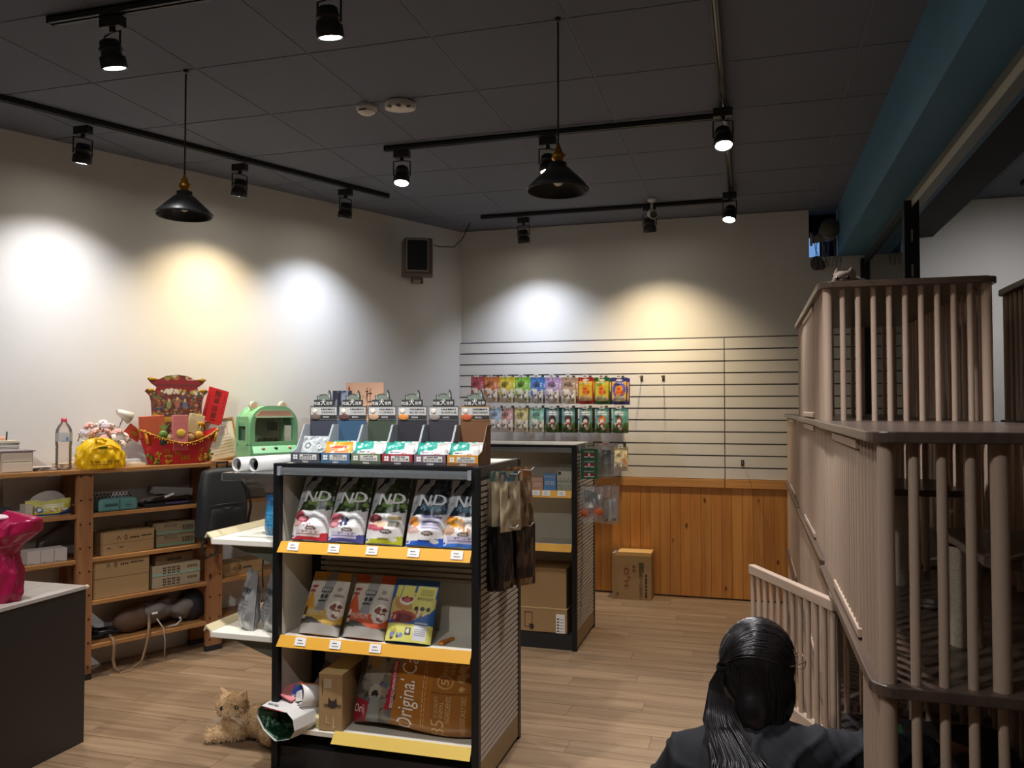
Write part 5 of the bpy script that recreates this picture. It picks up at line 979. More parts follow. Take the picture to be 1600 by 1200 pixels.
MB().add([Vector(v) for v in V] + [Vector((v[0], v[1], v[2] - .05)) for v in V], [(0, 1, 2, 3), (7, 6, 5, 4), (0, 4, 5, 1), (1, 5, 6, 2), (2, 6, 7, 3), (3, 7, 4, 0)]).ob('control_panel', mint, CM, bevel=.004)
for k, (x, c_) in enumerate(((-.1, '#d98a78'), (.0, '#2c3a30'), (.11, '#d98a78'))): MB().ball((x, -.12, .08), (.014, .014, .008), 12, 6).ob('panel_button', mat('button_%d' % (k % 2), c_, .4), CM)
MB().box(-.18, -.13, -.094, -.088, .02, .09).ob('prize_door', mint_d, CM)
for q in (-.115, .115): MB().cyl((q, -.03, .375), (q, .0, .378), .03, n=20).ob('bear_ear', mat('ear_pale', '#e0d8c8', .5), CM); MB().cyl((q, -.033, .375), (q, -.03, .375), .019, n=16).ob('ear_inner', mat('ear_pink', '#d69a8c', .5), CM)
# rolled paper tubes on the acrylic shelf
for k, (x, y, rz, m_, lab) in enumerate(((-2.300, 3.30, -14, mat('tube_white', '#c9c7c2', .5), 'white rolled poster tube, left of two on the clear shelf'), (-2.222, 3.32, -14, mat('tube_grey', '#b9b8b4', .45), 'white rolled poster tube with dark hollow end, right of two'))):
    t = empty('poster_tube', (x, y, 1.3345), R(rz), lab, 'tube', 'rolled posters on the clear shelf'); MB().lathe([(.03, 0), (.033, 0), (.033, .42), (.03, .42), (.03, 0)], 28, M=Matrix.Rotation(R(-90), 4, 'X')).ob('tube_wall', m_, t); MB().lathe([(.022, .02), (.0225, .02), (.0225, .4), (.022, .4)], 24, M=Matrix.Translation((.0, 0, -.006)) @ Matrix.Rotation(R(-90), 4, 'X')).ob('inner_roll', mat('inner_roll_%d' % k, ['#d4d2cc', '#3a3836'][k], .6), t); MB().lathe([(0, .15), (.03, .15)], 20, M=Matrix.Rotation(R(-90), 4, 'X')).ob('hollow_depth', mat('hollow_%d' % k, ['#b8b6b0', '#2c2a29'][k], .8), t)
# goods on the white end shelves
BG = empty('blue_refill_pack', (-2.165, 3.40, .999), R(-8), 'blue plastic refill pack on the upper white shelf', 'pack'); o, f = pouch('pack_body', .085, .19, .06, Cv(20, 30, '#2c6f96').rect(0, .75, 1, 1, '#1f4f78').lines(.1, .2, .9, .6, 5, '#3f86b0', .5).rect(0, .3, .12, .42, '#c8b84a'), pr_soft, BG, back='#24608a', wr=.004)
t = clear_bag('film_pack', -2.10, 3.42, .999, .09, .27, 'crumpled clear pack beside the blue refill', R(8)); MB().box(-.03, .03, -.004, .004, .02, .16).ob('tan_insert', mat('tan_insert', '#8a7458', .6), t)
for k, (x, lab) in enumerate(((-2.25, 'silver-grey foil pouch on the lower white shelf, left one'), (-2.125, 'silver-grey foil pouch on the lower white shelf, right one'))):
    o, f = pouch('foil_pouch', .13, .27, .085, Cv(24, 40, '#9c9c9a').lines(.15, .3, .8, .7, 9, '#7c7c7c', .35).blobs(.1, 0, .9, .25, 14, .1, ['#b5b5b2', '#8c8c8a', '#a8a8a6'], k).rect(0, .1, .1, .9, '#d0cfca'), mat_print('foil_print', .3, .2, .3), None, (x, 3.33, .574), (R(-4), R(2), R(-34)), '#8a8a88', ph=k, wr=.006); tag(o, lab, 'pouch', 'foil pouches on the lower white shelf'); letter(o, [('~6', .2, .62, .85, .7), ('~4', .3, .5, .7, .55)], mat('foil_ink', '#4a4a4c', .5), f)
# backpack hanging from the shelf corner
BP = on('backpack', 1.225, .335, .74, 'black backpack hanging on the corner of the wooden shelf', 'backpack'); nyl = mat('black_nylon', '#26282b', .6, var=.1, scale=60, bump=.1)
def bpf(u, v):
    a = u * 2 * math.pi; sx = abs(math.cos(a)) ** .55 * math.copysign(1, math.cos(a)); sy = abs(math.sin(a)) ** .6 * math.copysign(1, math.sin(a))
    w = .165 * (1 - .28 * max(0, (v - .55) / .45) ** 2.2); d = .07 * (1 - .35 * max(0, v - .4)); cap = 1 if v < .94 else max(.02, 1 - ((v - .94) / .06) ** 2)
    cap *= 1 if v > .03 else .75 + v * 8
    return Vector((w * sx * cap, d * sy * cap + .012 * math.sin(5 * v + 3 * u), v * .47))
MB().grid(bpf, 60, 44).add([bpf(i / 60, 0) for i in range(60)], [tuple(range(60))]).ob('main_pack', nyl, BP)
MB().grid(lambda u, v: Vector((.13 * (2 * u - 1) * (1 - .1 * v), -.062 - .03 * max(0, 1 - abs(2 * u - 1) ** 4) ** .5 * max(0, 1 - abs(2 * v - 1) ** 4) ** .5, .02 + v * .2)), 24, 20).ob('front_pocket', mat('pocket_nylon', '#1f2123', .55), BP)
MB().tube([(-.12, -.07, .225), (0, -.09, .235), (.12, -.07, .225)], .004, 6).ob('zip', soft_black, BP); MB().tube([(-.03, -.0, .45), (-.04, -.0, .50), (.04, -.0, .50), (.03, -.0, .45)], .008, 8).ob('grab_handle', soft_black, BP)
MB().tube([(.12, -.05, .38), (.17, -.05, .30), (.19, -.04, .2), (.17, -.03, .06)], .009, 8).ob('side_strap', soft_black, BP)
MB().tube([(-.12, -.02, .06), (-.15, -.03, -.04), (-.12, -.03, -.11), (-.06, -.03, -.09), (-.03, -.02, .0)], .008, 8).ob('hanging_strap', soft_black, BP); MB().box(.14, .2, -.062, -.052, .365, .372).ob('strap_tip', steel, BP)
# ---- shelf under the top: bay 0
o = MB().box(-.12, .11, -.006, 0, 0, .235).ob('white_board', mat('foam_board', '#d6cec4', .6), None, LW(.16, .035, .973), (R(-3), 0, WR)); tag(o, 'white board leaning against the wall behind the tissue pack', 'board'); MB().lathe([(0, 0), (.022, 0), (.022, .002), (0, .002)], 20, (.04, -.012, .06), Matrix.Diagonal((1, 1, 1, 1))).ob('hole_ring', mat('hole_dark', '#5f5650', .7), o, rot=(R(0), 0, 0))
t = on('tissue_pack', .232, .17, .9725, 'yellow and blue tissue packet standing on the second shelf', 'tissue'); cv = Cv(50, 30, '#c8bc3c').rect(0, 0, 1, .14, '#1f3a78').rect(.0, .0, 1, .06, '#d8cc98').poly([(.0, .2), (.4, .5), (1, .75), (1, 1), (0, 1)], '#c9c070').poly([(.6, .12), (1, .5), (1, .14)], '#2c4a8a').ell(.25, .42, .08, .18, '#4a5a98').ell(.25, .44, .04, .1, '#d8d4b8').blobs(.4, .3, .85, .6, 14, .05, ['#e0dab0', '#b8703c', '#dcd6a4'], 3).lines(.4, .55, .8, .75, 2, '#e8e4c8', .5)
o, f = pouch('packet', .245, .095, .1, cv, pr_soft, t, back='#b8b04c', wr=.004, top=.02, gus=.9); MB().grid(lambda u, v: Vector(((u - .5) * .2, -.02 * math.sin(3 * u) + .01, .085 + .06 * math.sin(math.pi * u) ** .6 * v)), 16, 6).ob('tissue_sheet', mat('tissue_grey', '#a39b94', .7), t); letter(o, [('#2', .3, .25, .75, .55)], whiteink, f)
MB().box(-.135, -.1, -.055, .04, 0, .075).ob('side_card', mat('card_cream', '#c9bda8', .6), t)
t = on('dark_gadget', -.03, .17, .9725, 'dark boxed gadget beside a grey lump on the second shelf', 'box'); MB().box(-.09, .05, -.06, .05, 0, .07).ob('gadget_body', mat('gadget_dark', '#3c3a40', .5), t, bevel=.004); MB().ball((.075, -.03, .022), (.04, .03, .022), 14, 8).ob('grey_lump', mat('lump_grey', '#7c726c', .7), t)
for k in range(2): MB().cyl((-.03, -.0605, .03 + .02 * k), (-.03, -.062, .03 + .02 * k), .004, n=8).ob('gadget_knob', steel, t)
# bay 1
t = on('teal_case', .60, .205, .9725, 'teal carry case with a slot handle on the second shelf', 'case'); MB().prism([(-.115 + .03 * (1 - math.cos(a)) if a < math.pi / 2 or a > 4.712 else .115, .038 * (1 + math.sin(a))) for a in [2 * math.pi * i / 16 for i in range(16)]], -.04, .04, XZ) if 0 else None
MB().prism(arch(.115, .075, .025, 5), -.05, .05, XZ).ob('case_body', mat('case_teal', '#5d8a86', .5), t, bevel=.012); MB().box(-.085, -.01, -.054, -.048, .032, .046).ob('handle_slot', mat('slot_dark', '#33504e', .7), t, bevel=.002); MB().box(.0, .002, -.0545, -.0495, .006, .07).ob('case_seam', mat('slot_dark', '#33504e', .7), t); MB().box(.035, .07, -.054, -.05, .03, .04).ob('case_clip', mat('clip_teal', '#4c7672', .5), t)
t = on('patterned_box', .58, .12, .9725, 'black and white triangle-patterned box behind the teal case', 'box'); o, f = pouch('box_print', .26, .11, .06, Cv(60, 24, '#b9b0a8').blobs(0, 0, 1, 1, 1, .01, ['#b9b0a8']), pr_matte, t, wr=0, gus=.95, top=.0)
for r_ in range(3):
    for k in range(12): MB().prism([(-.12 + .021 * k + .01 * (r_ % 2), .055 + .018 * r_), (-.104 + .021 * k + .01 * (r_ % 2), .055 + .018 * r_), (-.112 + .021 * k + .01 * (r_ % 2), .068 + .018 * r_)], .0325, .0345, XZ).ob('triangle_print', ink, t)
t = on('paper_pile', .93, .15, .9725, 'pile of grey papers and dark pouches on the second shelf', 'pile')
MB().box(-.16, .17, -.08, .08, 0, .02).ob('dark_folder', mat('folder_black', '#262426', .6), t, bevel=.004); MB().grid(lambda u, v: Vector(((u - .5) * .28, (v - .5) * .13, .035 + .03 * math.sin(2.4 * u) + .008 * math.sin(9 * v + 7 * u))), 18, 10).ob('grey_pouch', mat('pouch_grey', '#6d655e', .5), t); MB().box(-.09, .16, -.03, .08, .07, .115).ob('flat_grey_box', mat('grey_box', '#76706a', .6), t, rot=(0, R(6), R(-3))); MB().prism([(-.03, 0), (.03, .02), (.025, .03), (-.035, .012)], -.002, 0, XZ).ob('white_slip', paper, t, (-.0, -.07, .05)); MB().box(-.03, .12, -.085, -.075, .012, .022).ob('violet_strip', mat('violet_strip', '#5a4c70', .5), t)
# ---- third and fourth shelf cartons
def carton(name, s0, s1, p0, p1, z, h, m_, lab, rows=(), dr=0, band=None, grp='cartons on the wooden shelves', lidline=True):
    w = s1 - s0; t = on(name, (s0 + s1) / 2, (p0 + p1) / 2, z + .001, lab, 'box', grp, dr); d = p1 - p0
    MB().box(-w / 2, w / 2, -d / 2, d / 2, 0, h).ob('carton_body', m_, t, bevel=.002)
    if lidline: MB().box(-w / 2 - .001, w / 2 + .001, -d / 2 - .001, d / 2, h * .5, h * .515).ob('lid_edge', kraft_d, t)
    MB().box(-.02, .02, -d / 2, d / 2, h, h + .0006).ob('tape', mat('tape_tan', '#b59a6a', .3), t)
    if band: MB().box(-w / 2, w / 2, -d / 2 - .0008, -d / 2, band[0] * h, band[1] * h).ob('colour_band', band[2], t)
    if rows: letter(t, rows, cki, flat_surf(w, h, -d / 2 - .001), 'carton_print', None, True)
    return t
carton('shipping_carton', .505, .822, .04, .24, .708, .132, kraft, 'brown carton with mountain logo on the third shelf, largest there', [('Λ', .25, .68, .33, .82), ('0', .40, .62, .46, .86), ('~4', .52, .66, .7, .74), ('~5', .74, .7, .96, .76), ('▂▂', .06, .3, .14, .34), ('▂▂', .3, .3, .38, .34)], 4)
for k in range(2): carton('food_carton', .85, 1.1, .05, .22, .709 + .077 * k, .074, mat('carton_olive', '#85755a', .7), ['grey-brown food carton, lower of the pair on the third shelf', 'grey-brown food carton, upper of the pair on the third shelf'][k], [('#4', .66, .25, .96, .75), ('▭', .2, .7, .5, .92)], 0, (.1, .3, mat('band_green', '#6f8a74', .6)), lidline=False)
carton('shipping_carton', .458, .79, .04, .25, .456, .232, kraft, 'tall brown carton with mountain logo on the fourth shelf', [('Λ', .22, .78, .29, .88), ('0', .36, .76, .41, .9), ('~4', .47, .8, .62, .85), ('~5', .66, .82, .9, .86)], 0)
for k in range(2): carton('food_carton', .82, 1.135, .05, .23, .456 + .071 * k, .069, mat('carton_buff', '#a39478', .7), ['buff can carton with black brush print, lower of two', 'buff can carton with black brush print, upper of two'][k], [('#4', .2, .15, .58, .85), ('#4', .72, .5, .94, .75)], 0, (.05, .3, mat('band_sage', '#8fa894', .6)) if k else None, lidline=False)
carton('food_carton', .84, 1.10, .05, .2, .598, .06, kraft_d, 'dark brown carton on top of the can cartons', [('~5', .3, .3, .7, .6)], 6, lidline=False)
carton('shipping_carton', 1.30, 1.62, .04, .21, .455, .085, kraft, 'flat brown carton on the right bay behind the white shelves', [('0', .4, .35, .45, .75), ('~4', .5, .45, .7, .6), ('Λ', .25, .4, .32, .7)], 0)
t = on('storage_tub', 1.53, .15, .9725, 'clear tub with brown contents on the right bay', 'tub'); MB().box(-.1, .1, -.06, .06, 0, .085).ob('tub_wall', clearbag, t, bevel=.006); MB().box(-.09, .09, -.05, .05, .004, .06).ob('contents', mat('brown_contents', '#7a5c44', .7, var=.3, scale=40), t); MB().box(-.105, .105, -.065, .065, .085, .093).ob('tub_lid', mat_clear('lid_clear', '#d0ccc8', .1, .2, .4), t, bevel=.003)
for k in range(3):
    t = on('white_box', .143 + .0705 * k, .18, .7085, 'small white carton in a row of three on the third shelf, %s' % ['left', 'middle', 'right'][k], 'box', 'three white cartons'); MB().box(-.034, .034, -.05, .06, 0, .076).ob('box_body', mat('white_carton_b', '#c6bbb2', .6), t, bevel=.0015); MB().box(-.0345, .0345, -.0508, -.05, .066, .0675).ob('lid_line', mat('lid_line', '#b5b2ac', .5), t)
    letter(t, [('~3', .1, .06, .5, .12)], mat('grey_ink', '#8d8a86', .6), flat_surf(.068, .076, -.051), 'box_print')
o = MB().grid(lambda u, v: Vector(((u - .5) * .22, -.05 + .04 * math.cos(2 * v), .25 * v * (1 - .6 * (1 - u)))), 14, 10).ob('grey_cushion', mat('cushion_grey', '#5c5550', .8), None, LW(.32, .07, .71), (0, 0, WR)); sd = o.modifiers.new('solid', 'SOLIDIFY'); sd.thickness = .04; tag(o, 'grey cushion slumped behind the post on the third shelf', 'cushion')
# ---- bottom shelf: clothes and straps
JK = on('grey_jacket', .90, .15, .197, 'bundled grey jacket with drawstring on the bottom shelf', 'jacket'); mb = MB(); g = random.Random(8)
for k in range(14): mb.ball((g.uniform(-.12, .16), g.uniform(-.05, .05), .05 + g.uniform(0, .1)), (g.uniform(.05, .09), .05, g.uniform(.035, .06)), 12, 8, Matrix.Rotation(g.uniform(-.6, .6), 3, 'Y').to_4x4())
blob('jacket_bundle', mb, mat('jacket_grey', '#6b655f', .8, var=.12, scale=20, bump=.15), JK, .012, 3); MB().tube([(.02, -.09, .01), (.07, -.1, .015), (.1, -.1, .04), (.09, -.1, .06)], .007, 7).ob('sleeve_cord', mat('cord_pale', '#9a938c', .7), JK); MB().tube([(-.06, -.1, .08), (-.03, -.13, .02), (-.02, -.135, -.06), (-.02, -.13, -.17)], .004, 6).ob('drawstring', mat('cord_pale', '#9a938c', .7), JK)
MB().box(-.09, -.055, -.105, -.1, .11, .122).ob('white_label', paper, JK)
BGp = on('brown_paper_bag', .72, .15, .197, 'brown bag with long straps falling to the floor', 'bag'); blob('bag_body', MB().ball((0, 0, .08), (.11, .07, .08), 16, 10).ball((.06, -.01, .09), (.06, .06, .08), 12, 8), mat('bag_brown', '#57402f', .7, var=.15, scale=20), BGp, .012, 4)
stm = mat('strap_tan', '#7d6347', .6)
def ribbon(name, pts, w, m_, par):
    mb = MB(); V = []
    for k, p in enumerate(pts): p = Vector(p); V += [p + Vector((-w / 2, 0, 0)), p + Vector((w / 2, 0, 0)), p + Vector((w / 2, .003, 0)), p + Vector((-w / 2, .003, 0))]
    F = [(4 * k + i, 4 * k + (i + 1) % 4, 4 * k + 4 + (i + 1) % 4, 4 * k + 4 + i) for k in range(len(pts) - 1) for i in range(4)]; mb.add(V, F, True); return mb.ob(name, m_, par)
ribbon('long_strap', [(-.15, -.07, .03), (-.152, -.125, .012), (-.15, -.135, -.03), (-.155, -.135, -.11), (-.145, -.135, -.16), (-.12, -.14, -.19), (-.04, -.138, -.185), (.02, -.135, -.15), (.045, -.13, -.07), (.06, -.13, .0), (.075, -.1, .08), (.085, -.08, .11)], .018, stm, BGp)
ribbon('strap_tail', [(-.12, -.15, -.192), (.0, -.14, -.19), (.09, -.12, -.192)], .016, stm, BGp)
o = blob('dark_duffel', MB().ball((0, 0, .1), (.09, .08, .11), 16, 10).ball((.03, 0, .07), (.08, .07, .07), 14, 8), mat('duffel_dark', '#1f1f22', .7), None, .012, 4, LW(1.12, .14, .198), (0, 0, WR)); tag(o, 'dark duffel bag at the right end of the bottom shelf', 'bag')
t = on('cable_heap', .56, .14, .197, 'dark heap of cables and cloth at the left of the bottom shelf', 'cables')
for k in range(6): g = random.Random(k + 20); MB().tube([(g.uniform(-.09, .09), g.uniform(-.06, .06), .008 + .008 * k) for q in range(6)], .007, 6).ob('cable', soft_black, t)

# ================================================================ BLACK COUNTER ON THE LEFT
CT = empty('service_counter', (-3.075, 3.22, 0), 0, 'black-sided service counter with a pale top at the left edge', 'counter')
MB().box(-.55, 0, -1.6, 0, 0, .728).ob('counter_body', mat('counter_black', '#2c2724', .45, var=.06, scale=4), CT); MB().box(-.56, .004, -1.61, .004, .728, .743).ob('counter_top', mat('counter_pale', '#b9b1a8', .35), CT)
MB().box(-.2, -.199, -1.6, .0, .743, .7434).ob('top_seam', mat('seam_dark', '#6a645e', .6), CT); MB().ball((-.004, .008, .734), (.012, .014, .012), 10, 6).ob('corner_guard', mat('guard_cream', '#d8c8a4', .5), CT)
MB().tube([(-.34, .0, .66), (-.33, .02, .70), (-.31, .03, .72), (-.295, .03, .69), (-.3, .02, .65)], .003, 5).ob('cable_loop', cream_plastic, CT)
mb = MB(); pinkf = mat_film('magenta_film', '#b0224f', .2, .35, .5, 22)
def pkf(u, v):
    a = u * 2 * math.pi; prof = np.interp(v, [0, .1, .35, .55, .65, .8, .93, 1], [.115, .13, .12, .09, .11, .165, .16, .03]); fr = max(0, v - .55) * 1.1; k = 1 + .06 * math.sin(5 * a + 8 * v) + .05 * math.sin(11 * a - 11 * v) + fr * .5 * math.sin(3 * a + 1.2) + fr * .3 * math.sin(7 * a)
    return Vector((prof * k * math.cos(a) + .02 * v, prof * .8 * k * math.sin(a), v * .375 + fr * .05 * math.sin(2 * a + 1)))
t = empty('magenta_bag', (-3.235, 2.86, .744), 0, 'magenta plastic bag tied and standing on the counter', 'bag'); MB().grid(pkf, 70, 50).add([pkf(i / 40, 0) for i in range(40)], [tuple(range(40))]).ob('bag_film', pinkf, t)
MB().tube([pkf(k / 30, .66) * 1.01 for k in range(31)], .004, 6).ob('bag_seam', mat('seam_pink', '#c85a78', .3), t); MB().ball((.05, -.02, .37), (.05, .03, .014), 12, 8).ob('pale_tie', mat('tie_pale', '#dcc4c4', .4), t)

# ================================================================ CAT CAGES ON THE RIGHT
birch = mat_wood('birch_rod', '#b09883', '#baa28d', .5, 'Z', 3, rnd=.06, bump=.02); birch_h = mat_wood('birch_rail', '#ad947f', '#c5ae98', .45, 'Y', 5, rnd=.05, bump=.02); plate_m = mat_wood('walnut_plate', '#4a3d35', '#625145', .28, 'Y', 4, rnd=.04, bump=.01)
def rr(x0, x1, y0, y1, r, n=5):
    P = []
    for cx, cy, a0 in ((x1 - r, y1 - r, 0), (x0 + r, y1 - r, 90), (x0 + r, y0 + r, 180), (x1 - r, y0 + r, 270)): P += [(cx + r * math.cos(R(a0 + 90 * i / n)), cy + r * math.sin(R(a0 + 90 * i / n))) for i in range(n + 1)]
    return P
T = .517
rod_m = {}
def rod_mesh(h, r=.0105):
    if (h, r) not in rod_m: m_ = MB().cyl((0, 0, 0), (0, 0, h), r, n=10, caps=False).mesh('rod'); m_.materials.append(birch); rod_m[(h, r)] = m_
    return rod_m[(h, r)]
def cage(x0, x1, y0, y1, tiers, door, label, open_tier=None, back=.06, right=.085, plate=None, wide=False):
    c = empty('cat_cage_tower', (x0, y0, 0), 0, label, 'cat cage', 'cat cage towers'); W_, D_ = x1 - x0, y1 - y0; pt = .024; hz = T - pt; pm_ = plate or plate_m
    for k in range(tiers + 1): MB().prism(rr(-.015, W_ + .015, -.015, D_ + .015, .05), k * T - (pt if k else -.02), k * T + (0 if k else .02 + pt)).ob('plate', pm_, c, bevel=.003)
    for k in range(tiers):
        zb = k * T + (.044 if k == 0 else 0); h = round(T - pt - (.044 if k == 0 else 0), 4); rm = rod_mesh(h); post = rod_mesh(h, .0175)
        for a, b in ((.02, .02), (W_ - .02, .02), (.02, D_ - .02), (W_ - .02, D_ - .02)): link('corner_post', post, None, c, (a, b, zb))
        n = int((W_ - .07) / .051)
        for i in range(n):
            x = .02 + (i + 1) * (W_ - .04) / (n + 1)
            if k == 2 and wide and i == 3: link('wide_post', post, None, c, (x, .02, zb)); continue
            link('rod', rm, None, c, (x, .018, zb)); link('rod', rm, None, c, (x, D_ - .018, zb))
        y = .075
        while y < D_ - .06:
            if not (door[0] - .01 < y < door[1] + .01): link('rod', rod_mesh(h, .009), None, c, (.014, y, zb))
            y += .057
        y = .1
        while y < D_ - .06: link('rod', rm, None, c, (W_ - .018, y, zb)); y += right
        # the door in the left face
        L = door[1] - door[0]
        if k != open_tier: d = empty('door', (0, 0, 0)); d.parent = c; d.location = (.006, door[0], zb)
        else: d = empty('door', (0, 0, 0)); d.parent = c; d.location = (.0, door[1], zb); d.rotation_euler = (0, 0, R(25))
        for z in ((.012, h - .052) if k == open_tier else (.004, h - .03)): MB().box(-.008, .020, 0, L, z, z + (.036 if k == open_tier else .024)).ob('door_rail', birch_h, d, bevel=.004)
        rd = rod_mesh(round(h - (.1 if k == open_tier else .06), 4), .0085); m_ = int(L / .052)
        for i in range(m_ + 1): link('door_rod', rd, None, d, (.004, .014 + i * (L - .028) / m_, .048 if k == open_tier else .028))
    return c
CA = cage(.25, .815, 1.83, 3.15, 3, (.33, .93), 'nearest three-tier wooden cat cage, its lower door swung open', 1, wide=True)
CB = cage(.262, .835, 3.24, 4.88, 4, (.5, 1.15), 'tall four-tier wooden cat cage behind the nearest one')
CC = cage(.27, .84, 4.94, 6.62, 3, (.5, 1.15), 'farthest three-tier wooden cat cage by the pine wall')
CD = cage(.97, 1.5, 2.2, 3.68, 4, (.5, 1.1), 'dark-sided cat cage beyond the sliding opening at the right edge', plate=mat_wood('dark_plate', '#3a302b', '#4a3d36', .4, 'Y', 4)); MB().box(.03, .036, .05, 1.44, 2 * T, 4 * T - .03).ob('dark_side_panel', mat('panel_dark', '#3b332f', .6), CD)
# fittings inside the nearest cage
MB().prism(rr(.215, .55, .045, .52, .04), 2 * T + .235, 2 * T + .255).ob('inner_shelf', plate_m, CA, bevel=.003); MB().prism(rr(.06, .36, .85, 1.28, .04), 2 * T + .3, 2 * T + .32).ob('inner_shelf', plate_m, CA, bevel=.003)
sis = mat('sisal_rope', '#bdb09c', .9, var=.12, scale=90, bump=.4); MB().lathe([(.035 + .0015 * (i % 2), 2 * T + .235 * i / 48) for i in range(49)], 20, (.24, .35, 0)).ob('scratching_post', sis, CA); MB().lathe([(.034, 2 * T + .3 * i / 48) for i in range(49)], 16, (.2, 1.05, 0)).ob('scratching_post', sis, CA)
MB().lathe([(.035, 0), (.045, .002), (.045, .012), (.036, .012), (.035, 0)], 24, (.235, .75, 2 * T)).ob('bowl_ring', mat('ring_grey', '#6a5f56', .5), CA)
MB().prism(rr(.04, .53, .05, 1.27, .03), T + .001, T + .012).ob('floor_mat', mat('mat_dark', '#2c2624', .9), CA); MB().box(.12, .2, .62, 1.0, T + .012, T + .09).ob('green_litter_tray', mat('tray_green', '#3c6a3a', .5), CA, bevel=.006); MB().ball((.25, .22, T + .04), (.14, .12, .03), 16, 8).ob('pet_cushion', mat('cushion_rust', '#6a4a42', .8), CA)
MB().box(.09, .16, 1.2, 1.204, 3 * T + .02, 3 * T + .18).ob('notice_card', paper, CB) if 0 else None
t = empty('notice_leaflet', (.36, 4.70, 3 * T + .001), 0, 'small printed leaflet standing inside the tall cat cage', 'leaflet'); MB().box(-.035, .035, 0, .003, 0, .16).ob('leaflet_sheet', mat('leaflet_pale', '#d9cfc6', .6), t); letter(t, [('#4', .1, .8, .9, .95), ('#3', .1, .55, .9, .7), ('#4', .1, .3, .9, .45), ('#3', .1, .1, .9, .22)], mat('red_print', '#b8343c', .5), flat_surf(.07, .16, -.0005), 'leaflet_print')

# ================================================================ CATS
def cat_fur(par, balls, n, cols, length=.012, seed=1, name='fur', keep=None):
    """short fur tufts standing on the body surface"""
    g = np.random.default_rng(seed); mb = MB(); col = []
    tot = sum((b[1][0] * b[1][1]) for b in balls)
    for bi, (c0, r, M) in enumerate(balls):
        k = int(n * r[0] * r[1] / tot); d = g.normal(size=(k, 3)); d /= np.linalg.norm(d, axis=1)[:, None]
        for q in d:
            p = Vector(c0) + M @ Vector((q[0] * r[0], q[1] * r[1], q[2] * r[2]))
            if p.z < .006 or any(((M2.inverted() @ (p - Vector(c2))).x / r2[0]) ** 2 + ((M2.inverted() @ (p - Vector(c2))).y / r2[1]) ** 2 + ((M2.inverted() @ (p - Vector(c2))).z / r2[2]) ** 2 < .93 for j, (c2, r2, M2) in enumerate(balls) if j != bi): continue
            nrm = (M @ Vector((q[0] / r[0], q[1] / r[1], q[2] / r[2]))).normalized(); tip = (nrm * .55 + Vector((.5, .1, -.45)) * .8 + Vector(g.normal(size=3) * .25)).normalized(); w = nrm.cross(tip)
            if w.length < 1e-3: continue
            w = w.normalized() * .0016; L = length * g.uniform(.6, 1.3)
            mb.add([p - nrm * .002 - w, p - nrm * .002 + w, p + tip * L], [(0, 1, 2)], True); cc = lin(cols(p, g)); col += [cc, cc, tuple(min(1, x * 1.1) for x in cc)]
    o = mb.ob(name, mat_print('fur_print', .85), par); at = o.data.color_attributes.new('Col', 'FLOAT_COLOR', 'POINT'); a = np.ones((len(col), 4), np.float32); a[:, :3] = col; at.data.foreach_set('color', a.ravel()); o['kind'] = 'stuff'; return o
I3 = Matrix.Identity(3)
def rz3(a): return Matrix.Rotation(R(a), 3, 'Z')
KC = empty('cat', (-2.40, 3.46, 0), 0, 'cream and golden cat lying on the floor beside the front shelf unit', 'cat')
# local frame: body towards +X, head near the origin
balls = [((.16, .04, .082), (.17, .09, .085), rz3(4)), ((.30, .05, .085), (.13, .095, .088), I3), ((.02, .0, .075), (.075, .07, .078), I3), ((-.0, -.025, .10), (.055, .05, .06), I3), ((-.01, -.02, .162), (.076, .066, .063), rz3(22)), ((.012, -.07, .145), (.04, .028, .027), rz3(22)), ((-.06, -.015, .03), (.075, .026, .026), rz3(14)), ((-.035, -.06, .03), (.075, .026, .028), rz3(24)), ((-.12, -.03, .026), (.026, .022, .021), I3), ((-.09, -.09, .026), (.026, .022, .021), I3), ((.24, -.04, .05), (.09, .05, .05), I3)]
mb = MB()
for c0, r, M in balls: mb.ball(c0, r, 20, 14, M.to_4x4())
for sx, M in ((-.056, -30), (.048, 30)): mb.lathe([(.030, 0), (.025, .014), (.012, .034), (.003, .044)], 10, M=Matrix.Translation((sx - .004, -.012, .205)) @ Matrix.Rotation(R(M), 4, 'Y') @ Matrix.Diagonal((1, .5, 1, 1))) .ball((sx - .004, -.012, .202), (.027, .018, .012), 10, 6)
furc = mat('cat_cream', '#cdac7e', .9, var=.2, scale=25)
cb = blob('cat_body', mb, furc, KC, .006, 5)
def kcol(p, g):
    if p.x > .06: return ['#8a7258', '#9a8064', '#7c6650', '#a88c6c'][g.integers(4)]
    if p.z > .17: return ['#c89e68', '#d2aa74', '#bf925c'][g.integers(3)]
    return ['#dcc7a4', '#e4d2b2', '#d3b88e'][g.integers(3)]
cat_fur(KC, balls, 16000, kcol, .013)
eye = mat('cat_eye', '#1a1410', .08); nose = mat('cat_nose', '#9c5a48', .5); fm = Matrix.Rotation(R(-20), 3, 'Z')
def face(v): return Vector((-.01, -.02, .160)) + rz3(22) @ (Vector(v) * 1.14)
